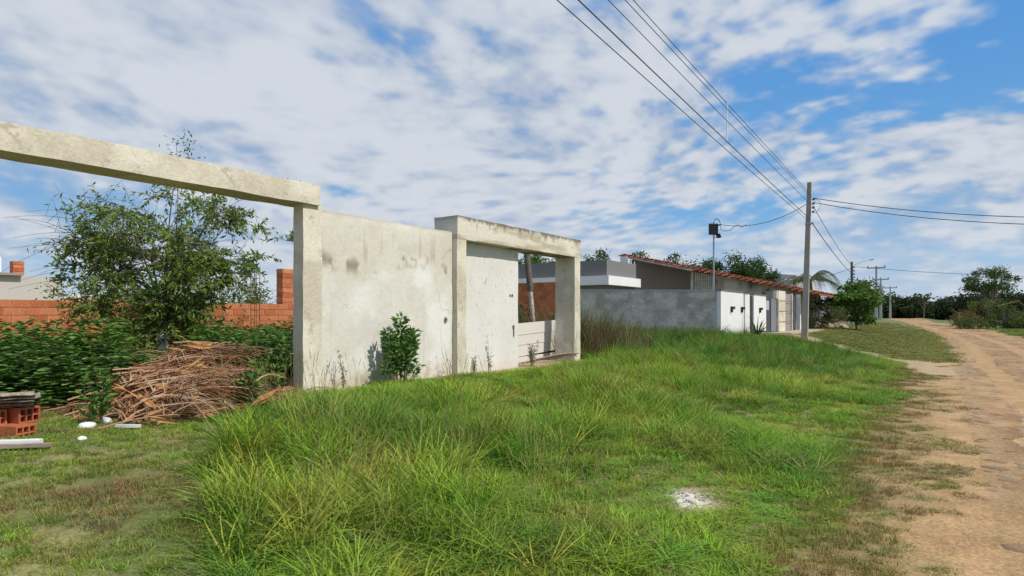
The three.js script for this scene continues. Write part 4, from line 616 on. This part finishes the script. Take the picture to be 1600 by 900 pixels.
// ---------------------------------------------------------------- dry palm fronds and rubble
{
  const R = rng(131), g = thing('frond_pile', 'heap of dry brown palm fronds behind the grass edge', 'frond heap', 4.3, 7.7, .45), mats = [[.31, .145, .068], [.37, .21, .115], [.25, .11, .05], [.44, .31, .19], [.17, .085, .045]].map((c) => std(c, .92, { side: THREE.DoubleSide }));
  const body = (S, P) => { const bump = (a, b, ra, rb, h) => { const q = Math.hypot((S - a - (P - b) * .35) / ra, (P - b) / rb); return h * Math.max(0, 1 - q * q); }; return terrain(S, P) + Math.max(bump(4.75, 8.3, .8, 1.1, .56), bump(4.0, 7.25, .75, .8, .34), bump(4.2, 7.9, .9, 1.1, .40)) * (.55 + .9 * fbm(S * 2.3, P * 2.3, 3)); };
  const strip = (pts, w, wob) => { const pos = [], idx = []; pts.forEach((p, i) => { const t = i / (pts.length - 1), T = pts[Math.min(pts.length - 1, i + 1)].clone().sub(pts[Math.max(0, i - 1)]).normalize(), s = new THREE.Vector3(0, 1, 0).cross(T).normalize().multiplyScalar(w * (1 - .8 * t) * .5).applyAxisAngle(T, wob); pos.push(...p.clone().add(s).toArray(), ...p.clone().sub(s).toArray()); if (i) { const q = i * 2; idx.push(q - 2, q - 1, q, q, q - 1, q + 1); } }); const b = new THREE.BufferGeometry(); b.setAttribute('position', new THREE.Float32BufferAttribute(pos, 3)); b.setAttribute('uv', new THREE.Float32BufferAttribute(new Float32Array(pos.length / 3 * 2), 2)); b.setIndex(idx); b.computeVertexNormals(); return b.toNonIndexed(); };
  for (let k = 0; k < 190; k++) {
    const P = 7.6 + gauss(R) * 1.7, S = 4.25 + gauss(R) * 1.05 + (P - 7.6) * .3, y = body(S, P) + .02 + .05 * R(), a = -.55 + gauss(R) * 1.1 + (R() < .2 ? 1.4 : 0), len = (.5 + .8 * R()) * (P < 6.9 || S < 3.4 ? .55 : 1), d = W(Math.cos(a), -Math.sin(a), 0), parts = []; if (P < 6.5 || S - .3 * (P - 7.6) < 3.05) continue;
    const line = (o, dir, l, sag) => { const out = []; for (let i = 0; i <= 6; i++) { const t = i / 6, q = o.clone().addScaledVector(dir, l * (t - .5)); q.y = Math.max(body(-q.z, -q.x) + .02, q.y - sag * (t - .5) ** 2 * 4) + .0; out.push(q); } return out; };
    const stem = line(W(S, P, y), d, len, .12 * R()); parts.push(tube(stem, .006 + .007 * R() * R(), .003, 4));
    const nl = 26 + Math.floor(R() * 18); for (let i = 0; i < nl; i++) { const o = stem[1 + Math.floor(R() * 5)].clone(), s = R() < .5 ? -1 : 1, dir = d.clone().multiplyScalar(.75 + .5 * R()).add(new THREE.Vector3(-d.z * s, (R() - .42) * 1.1, d.x * s).multiplyScalar(.25 + .75 * R())).normalize(), l = .22 + .4 * R(), pts = []; for (let j = 0; j <= 4; j++) { const t = j / 4, q = o.clone().addScaledVector(dir, l * t); q.y = Math.max(terrain(-q.z, -q.x) + .01, q.y + .05 * Math.sin(t * 3) - .10 * t * t); pts.push(q); } parts.push(strip(pts, .008 + .026 * R() * R() * R(), (R() - .5) * 2)); }
    put('frond', parts, mats[Math.floor(R() * 5)], g);
  }
  for (let k = 0; k < 70; k++) { // broad dry leaves and thick stalks lying over the heap
    const P = 7.5 + gauss(R) * 1.5, S = 4.05 + gauss(R) * .85 + (P - 7.5) * .3; if (P < 6.45) continue; const o = W(S, P, body(S, P) + .05 + .06 * R()), a = R() * 6.28, d = new THREE.Vector3(Math.cos(a), (R() - .4) * .7, Math.sin(a)).normalize();
    if (k % 5 < 3) { const L = new Leaves(); for (let q = 0; q < 4; q++) { const dd = d.clone().add(rv(R).multiplyScalar(.35)).normalize(); L.add(o, dd, perp(dd, R), .2 + .2 * R(), .05 + .05 * R(), mixc([.46, .20, .06], [.58, .36, .17], R())); } put('dry_leaf', L.geo(), M.leaf, g); }
    else { const l = .35 + .5 * R(), e = a % 1 - .2, dir = W(Math.cos(e), -Math.sin(e), (R() - .5) * .25).normalize(); put('stalk', tube(curve(o.clone().addScaledVector(dir, -l / 2), o.clone().addScaledVector(dir, l / 2), new THREE.Vector3(0, .06, 0), 5), .010, .005, 5), mats[R() < .5 ? 3 : 1], g); }
  }
  const core = sheet(lines(2.7, 6.2, .1, 2.6, 6.3, 2), lines(5.9, 9.7, .1, 5.8, 9.8, 2), (S, P) => terrain(S, P) - .03 + .75 * (body(S, P) - terrain(S, P)) - (body(S, P) - terrain(S, P) < .10 ? .12 : 0), () => mixc([.30, .155, .075], [.40, .25, .14], R())); put('litter', core, std([1, 1, 1], .98, { vertexColors: true }), g).userData.kind = 'stuff';
}
{
  const brickShape = new THREE.Shape([[-.095, -.07], [.095, -.07], [.095, .07], [-.095, .07]].map(([a, b]) => new THREE.Vector2(a, b)));
  for (let i = 0; i < 3; i++) for (let j = 0; j < 2; j++) { const x = -.084 + i * .058, y = -.059 + j * .062, h = new THREE.Path(); h.moveTo(x, y); h.lineTo(x, y + .054); h.lineTo(x + .050, y + .054); h.lineTo(x + .050, y); h.closePath(); brickShape.holes.push(h); }
  const bg = metreUV(new THREE.ExtrudeGeometry(brickShape, { depth: .28, bevelEnabled: true, bevelSize: .003, bevelThickness: .003, bevelSegments: 1 })), back = metreUV(new THREE.BoxGeometry(.18, .13, .01).translate(0, 0, .14));
  const yaw = Math.atan2(2.0, 6.6) + Math.PI * .62, lb = ['hollow clay brick at the front of the small stack', 'hollow clay brick lying under the weathered planks', 'second hollow brick beneath the weathered planks', 'hollow brick at the photo edge under the planks', 'upper hollow brick under the planks'];
  [[2.30, 6.84, -.05, 0], [2.14, 7.02, .09, .05], [2.38, 7.0, .09, -.1], [1.98, 7.06, -.05, .1], [2.2, 7.12, -.05, .0]].forEach(([S, P, dy, t], i) => { const y = terrain(S, P) + .075 + dy, g = thing('hollow_brick', lb[i], 'brick', S, P, y, 'loose hollow bricks'); g.rotation.y = Math.PI / 2 * 1.25 + t + Math.PI; const m = shade(new THREE.Mesh(bg, M.clay[i % 4])); m.name = 'shell'; g.add(m); const b = shade(new THREE.Mesh(back, M.clay[2])); b.name = 'inner_web'; g.add(b); });
  const R = rng(141); const lp = ['uppermost weathered grey plank on the brick stack', 'curled grey plank second from the top of the stack', 'grey plank in the middle of the brick stack', 'split grey plank low on the brick stack', 'lowest grey plank resting on the hollow bricks'];
  for (let k = 0; k < 5; k++) { const S = 2.08, P = 7.0 + .05 * k, y = terrain(S, P) + .245 + .03 * (4 - k), geo = block(-.75, .42 - .08 * R(), -.13 - .04 * R(), .12, 0, .026, .016, .06, 7); const m = put('plank', geo, M.greyWood); m.position.copy(W(S + (R() - .5) * .08, P, y)); m.rotation.set((R() - .5) * .04, -.28 + (R() - .5) * .25, (R() - .5) * .08); tag(m, lp[k], 'plank', 'weathered planks'); }
  const chunk = (name, label, S, P, r, sx, sz, mat, seed) => { const Q = rng(seed), q = new THREE.IcosahedronGeometry(r, 2), p = q.attributes.position; for (let i = 0; i < p.count; i++) { const x = p.getX(i), y = p.getY(i), z = p.getZ(i), k = .75 + .55 * noise3(x / r * 1.6 + seed, y / r * 1.6, z / r * 1.6); p.setXYZ(i, x * k * sx, y * k * .6, z * k * sz); } const m = put(name, metreUV(toCreasedNormals(q, .5)), mat); m.position.copy(W(S, P, terrain(S, P) + r * .25)); m.rotation.y = Q() * 6; return tag(m, label, 'rubble'); };
  chunk('plaster_lump', 'white plaster lump right of the hollow bricks', 2.83, 6.95, .065, 1, 1.5, M.whitePaint, 1); chunk('plaster_lump', 'long white plaster piece sloping up into the weeds', 3.1, 7.15, .06, .8, 3, M.whitePaint, 2); chunk('plaster_lump', 'tiny white plaster crumb on the mown grass', 2.55, 6.35, .035, 1, 1.1, M.whitePaint, 3); chunk('plaster_lump', 'broken white plaster at the photo edge by the planks', 2.0, 6.95, .09, 1.2, 1, M.whitePaint, 6);
  const strip = (label, S, P, l, w, h, a, mat) => { const m = put('plaster_strip', block(-l / 2, l / 2, -w / 2, w / 2, 0, h, .006, .08, 6), mat); m.position.copy(W(S, P, terrain(S, P) + .015)); m.rotation.y = a; tag(m, label, 'strip'); };
  strip('white plaster strip lying before the dry fronds', 3.03, 6.55, .24, .045, .035, -1.0, M.whitePaint); strip('white topped board at the photo edge below the bricks', 1.95, 6.55, .75, .09, .05, -.75, M.whitePaint); strip('grey rotten board under the white topped board', 1.93, 6.44, .85, .07, .04, -.75, M.greyWood);
  { const Q = rng(161), geo = metreUV(toCreasedNormals(new THREE.IcosahedronGeometry(1, 0), .4)), im = shade(new THREE.InstancedMesh(geo, std([.58, .55, .50], .97, { bumpMap: grainBump, bumpScale: .01 }), 110)), o = new THREE.Object3D(); im.name = 'lime_crumbs'; im.userData = { kind: 'stuff', label: 'white lime crumbs on the bare patch in the grass' }; for (let k = 0; k < 110; k++) { const S = 5.38 + gauss(Q) * .30, P = 1.87 + gauss(Q) * .22, r = .003 + .013 * Q() ** 3; o.position.copy(W(S, P, terrain(S, P) + r * .3)); o.rotation.set(Q() * 6, Q() * 6, 0); o.scale.set(r * (1 + Q()), r, r * (1 + Q())); o.updateMatrix(); im.setMatrixAt(k, o.matrix); } scene.add(im); }
  // rocks far away
  const RR = rng(151); for (let k = 0; k < 9; k++) { const m = chunk('rock', 'pale rock in the heap before the olive bush', 54.6 + 1.9 * RR(), 6.5 + 1.5 * RR(), .28 + .22 * RR(), 1.2, 1.3, std([.36, .29, .24], .95, { bumpMap: grainBump, bumpScale: .02 }), 20 + k); m.userData.category = 'rock'; m.userData.group = 'rocks of the far heap'; }
  // boards and a post inside the portal
  const wb = ['top white board of the makeshift barrier in the portal', 'second white board of the portal barrier', 'third white board of the portal barrier, lower edge tilted', 'lowest white board lying behind the portal barrier'];
  [[.62, .28, 11.3, 14.25, .12], [.38, .25, 11.3, 14.32, .12], [.10, .29, 11.3, 14.4, .17], [-.14, .28, 11.2, 14.45, .06]].forEach(([y, h, a, b, sl], i) => { const P = 8.16 + .012 * i; const y0 = terrain(12, 8.1) - .02; const m = put('white_board', prism([[a, y0 + y], [b, y0 + y + sl], [b, y0 + y + sl + h * (i === 2 ? .86 : 1) - .012], [a, y0 + y + h - .012]], 'P', P, P + .03), M.whiteBoard); tag(m, wb[i], 'board', 'boards of the portal barrier'); });
  const st = put('wooden_stake', block(14.05, 14.15, 8.245, 8.31, .4, 1.62), M.darkWood); tag(st, 'dark stake holding the white boards by the portal column', 'stake');
  const po = thing('timber_post', 'dark topped leaning timber post inside the lot behind the boards', 'post', 14.4, 9.05, .4); put('lower_post', bar(W(14.44, 9.02, .4), W(14.34, 9.16, 2.25), .06, .06, 8), M.paleWood, po); put('upper_post', bar(W(14.34, 9.16, 2.25), W(14.26, 9.27, 3.7), .085, .08, 8), M.darkWood, po);
  const stk = ['brown stick', 'rust coloured pole', 'pale curved branch', 'thin branch', 'thick brown stick', 'short grey stick'], stl = ['lying across the top of the portal heap', 'under the heap beside the portal column', 'curving over the heap in the portal', 'at the grass side of the portal heap', 'in the middle of the portal heap', 'at the boards end of the portal heap'];
  for (let k = 0; k < 6; k++) { const y = .53 + .022 * k, m = put('stick', tube(curve(W(12.1 + .12 * k, 7.95 - .05 * k, y), W(13.45 + .03 * k, 7.6 - .06 * k, y + .05), new THREE.Vector3(0, .06, 0), 5), .018, .012, 6), k % 2 ? M.greyWood : M.mauve); tag(m, `${stk[k]} ${stl[k]}`, 'stick'); }
  // reinforcing cage standing in the lot
  const cg = thing('rebar_cage', 'thin upright steel reinforcing cage before the brick wall', 'rebar cage', 10.2, 15.2, .4); for (const [a, b] of [[0, 0], [.16, 0], [0, .16], [.16, .16]]) put('bar', bar(W(10.2 + a, 15.2 + b, .35), W(10.2 + a, 15.2 + b, 2.85 + .1 * a), .009, .009, 5), M.rust, cg);
  for (let k = 0; k < 14; k++) { const y = .55 + k * .17, c = [[0, 0], [.16, 0], [.16, .16], [0, .16], [0, 0]].map(([a, b]) => W(10.2 + a, 15.2 + b, y)); put('tie', tube(c, .006, .006, 4), M.rust, cg); }
}
// ---------------------------------------------------------------- poles, lamps, wires
function taperPost(a, b, w0, w1) { const g = new THREE.BoxGeometry(1, 1, 1, 1, 12, 1), p = g.attributes.position; for (let i = 0; i < p.count; i++) { const t = p.getY(i) + .5, w = w0 + (w1 - w0) * t; p.setXYZ(i, p.getX(i) * w + a.x + (b.x - a.x) * t, a.y + (b.y - a.y) * t, p.getZ(i) * w * .85 + a.z + (b.z - a.z) * t); } g.computeVertexNormals(); return metreUV(g); }
const A = W(31.43, 5.35, .3), At = W(31.56, 5.16, 7.63), onPole = (y) => A.clone().lerp(At, (y - .3) / 7.33);
{
  const g = thing('utility_pole', 'tall leaning grey concrete utility pole before the lean-to', 'utility pole', 31.43, 5.35, .5); put('shaft', taperPost(A, At, .27, .17), M.poleConcrete, g);
  const r = onPole(6.6); for (let k = 0; k < 4; k++) { const c = onPole(6.85 - k * .19); const m = put('insulator', metreUV(new THREE.CylinderGeometry(.05, .05, .09, 10).translate(c.x + .2, c.y, c.z)), M.porcelain, g); put('clip', bar(new THREE.Vector3(c.x + .08, c.y, c.z), new THREE.Vector3(c.x + .2, c.y, c.z), .012, .012, 5), M.galv, m); }
  const band = onPole(5.75); put('band', metreUV(new THREE.BoxGeometry(.24, .06, .22).translate(band.x, band.y, band.z)), M.galv, g); put('hook', bar(new THREE.Vector3(band.x + .1, band.y, band.z), new THREE.Vector3(band.x + .22, band.y + .04, band.z), .02, .02, 6), M.porcelain, g);
  const back = thing('utility_pole', 'concrete utility pole behind the viewer holding the overhead wires', 'utility pole', -12, 5.2, .4); put('shaft', taperPost(W(-12, 5.2, .2), W(-12, 5.2, 9.8), .3, .19), M.poleConcrete, back);
}
function sagging(a, b, sag, n = 24) { const o = []; for (let i = 0; i <= n; i++) { const t = i / n, p = a.clone().lerp(b, t); p.y -= sag * 4 * t * (1 - t); o.push(p); } return o; }
function wire(label, a, b, sag, r = .009) { return tag(put('wire', tube(sagging(a, b, sag), r, r, 5), M.wire), label, 'wire'); }
// five overhead lines [height on the pole, height behind]
[[7.05, 9.05, 'topmost of the overhead wires running back to the viewer'], [6.95, 8.72, 'second overhead wire from the top'], [6.60, 8.35, 'middle thin overhead wire above the thick one'], [5.93, 7.95, 'thick dark overhead wire below the white spacer'], [5.80, 7.40, 'lowest of the overhead wires']].forEach(([y, yb, lb], i) => { const a = onPole(y); a.x += .1; wire(lb, a, W(-12, 5.2 - .06 * i, yb), .12, i === 3 ? .012 : i > 2 ? .009 : .008); });
{ const f = (y, yb, t) => { const a = onPole(y), b = W(-12, 5.2, yb), p = a.lerp(b, t); p.x += .08; p.y -= .12 * 4 * t * (1 - t); return p; }; tag(put('wire_spacer', bar(f(7.05, 9.05, .305), f(5.93, 7.95, .305), .014, .014, 6), M.whitePaint), 'white vertical spacer rod between the overhead wires', 'spacer'); }
{ const a = onPole(6.9).add(new THREE.Vector3(.2, 0, 0)), b = onPole(6.7).add(new THREE.Vector3(.2, 0, 0)); wire('upper service wire crossing the road to the right', a, W(30, -8, 4.85), .45, .016); wire('lower service wire crossing the road to the right', b, W(30, -8, 4.62), .5, .016);
  tag(put('wire', tube(curve(a, onPole(6.2).add(new THREE.Vector3(.28, 0, 0)), new THREE.Vector3(.5, .1, -.1), 8), .008, .008, 4), M.wire), 'loose looped jumper wire beside the insulators', 'wire'); }
{ // floodlight mast
  const S = 30.12, P = 9.05, g = thing('floodlight_mast', 'slim galvanised mast with black floodlight above the grey wall', 'floodlight', S, P, .6); put('mast', bar(W(S, P, .5), W(S, P, 5.55), .045, .038, 10), M.galv, g);
  const hd = new THREE.BoxGeometry(.42, .52, .09); hd.rotateY(.62); hd.translate(-P, 5.64, -S + .05); const head = put('floodlight_head', metreUV(hd), M.black, g); for (let k = 0; k < 5; k++) { const f = new THREE.BoxGeometry(.40, .035, .05); f.translate(0, -.2 + k * .1, .065); f.rotateY(.62); f.translate(-P, 5.64, -S + .05); put('fin', metreUV(f), M.metalDark, head); }
  const s2 = new THREE.BoxGeometry(.26, .20, .06); s2.rotateX(.5); s2.rotateY(-.6); s2.translate(-P + .22, 5.32, -S - .02); put('small_floodlight', metreUV(s2), M.black, g); put('arm', bar(W(S, P, 5.22), W(S, P - .2, 5.3), .018, .018, 6), M.galv, g);
  const nk = [W(S, P + .0, 5.6), W(S, P, 5.98), W(S, P - .06, 6.1), W(S, P - .16, 6.12), W(S, P - .26, 6.02), W(S, P - .3, 5.92)]; put('gooseneck', tube(nk, .02, .018, 7), M.metalDark, g); put('insulator', bar(W(S, P - .18, 5.82), W(S, P - .34, 5.83), .04, .03, 8), M.porcelain, g);
  const e = onPole(6.72); const pts = sagging(W(S, P - .3, 5.84), e, .42); wire; tag(put('wire', tube(pts, .014, .014, 5), M.wire), 'service wire from the leaning pole to the floodlight mast', 'wire');
  tag(put('wire', tube([W(S, P - .3, 5.92), W(S, P - .34, 5.6), W(S + .02, P - .5, 5.52), W(S + .05, P - .75, 5.55), W(S + .1, P - .95, 5.74), W(S + .12, P - 1.1, 5.78), W(S + .14, P - 1.2, 5.66), W(S + .16, P - 1.32, 5.7), W(S + .18, P - 1.45, 5.78)], .013, .013, 5), M.wire), 'slack loop of cable by the floodlight mast', 'wire');
}
const lampTop = W(76.5, 8.38, 7.1);
{
  const g = thing('street_lamp', 'dark wooden pole with curved lamp arm behind the broad leaved tree', 'street lamp', 76.5, 8.4, .5); put('pole', bar(W(76.5, 8.4, .2), W(76.5, 8.38, 7.3), .16, .12, 9), M.darkWood, g); put('arm', tube([W(76.5, 8.35, 6.85), W(76.9, 7.7, 7.2), W(77.5, 6.9, 7.5)], .035, .03, 7), M.galv, g);
  const hd = new THREE.SphereGeometry(.5, 12, 8); hd.scale(.55, .16, .26); hd.rotateZ(.25); hd.rotateY(-.3); hd.translate(-6.6, 7.56, -77.7); put('lamp_head', metreUV(hd), std([.62, .64, .66], .4), g);
  for (let k = 0; k < 4; k++) put('insulator', metreUV(new THREE.CylinderGeometry(.08, .08, .14, 8).translate(-8.15, 6.7 - k * .35, -76.4)), M.porcelain, g);
  const ins = onPole(6.6).add(new THREE.Vector3(.15, 0, 0)), ins2 = onPole(5.8).add(new THREE.Vector3(.15, 0, 0)); wire('wire from the leaning pole down the street to the lamp pole', ins, lampTop.clone().add(new THREE.Vector3(.2, -.4, 0)), .3, .014); wire('lower wire from the leaning pole to the lamp pole', ins2, lampTop.clone().add(new THREE.Vector3(.2, -1.2, 0)), .25, .02);
  wire('wire from the lamp pole into the garden behind the palm', lampTop.clone().add(new THREE.Vector3(-.1, -.5, 0)), W(66, 15, 4.4), .35, .022); wire('wire from the lamp pole across the road to the spreading tree', lampTop.clone().add(new THREE.Vector3(.1, -.3, 0)), W(78, -18, 5.0), .5, .022);
}
function farPole(label, S, P, top, tr) {
  const g = thing('concrete_pole', label, 'utility pole', S, P, .2); put('shaft', taperPost(W(S, P, 0), W(S, P, top), .55, .3), std([.45, .45, .44], .95), g); put('crossarm', block(S - .1, S + .1, P - 1.5, P + 1.5, top - .35, top - .15), M.greyWood, g); for (const d of [-1.4, 0, 1.4]) put('insulator', metreUV(new THREE.CylinderGeometry(.08, .1, .3, 8).translate(-(P + d), top + .0, -S)), M.porcelain, g);
  if (tr) { put('transformer', metreUV(new THREE.CylinderGeometry(.45, .45, 1.2, 14).translate(-P + .1, top - 2.2, -S + .55)), M.galv, g); put('lower_arm', block(S - .5, S + .5, P - .8, P + .8, top - 3.0, top - 2.85), M.greyWood, g); }
}
farPole('nearest concrete pole with crossarm down the street', 137.6, 11.0, 10.8); farPole('concrete pole carrying a round transformer', 158, 11.8, 9.6, true); farPole('farthest thin concrete pole with crossarm', 197, 12.5, 9.2);
{ const g = thing('white_gate', 'small pale gate beside the far verge tree', 'gate', 72, 7.2, .4); for (const p of [6.9, 7.5, 8.1]) put('post', block(72, 72.15, p, p + .15, .2, 1.9), M.whitePaint, g); put('rail', block(72.02, 72.1, 6.9, 8.25, 1.5, 1.65), M.whitePaint, g); put('rail', block(72.02, 72.1, 6.9, 8.25, .8, .95), M.whitePaint, g); }
renderer.render(scene, camera);
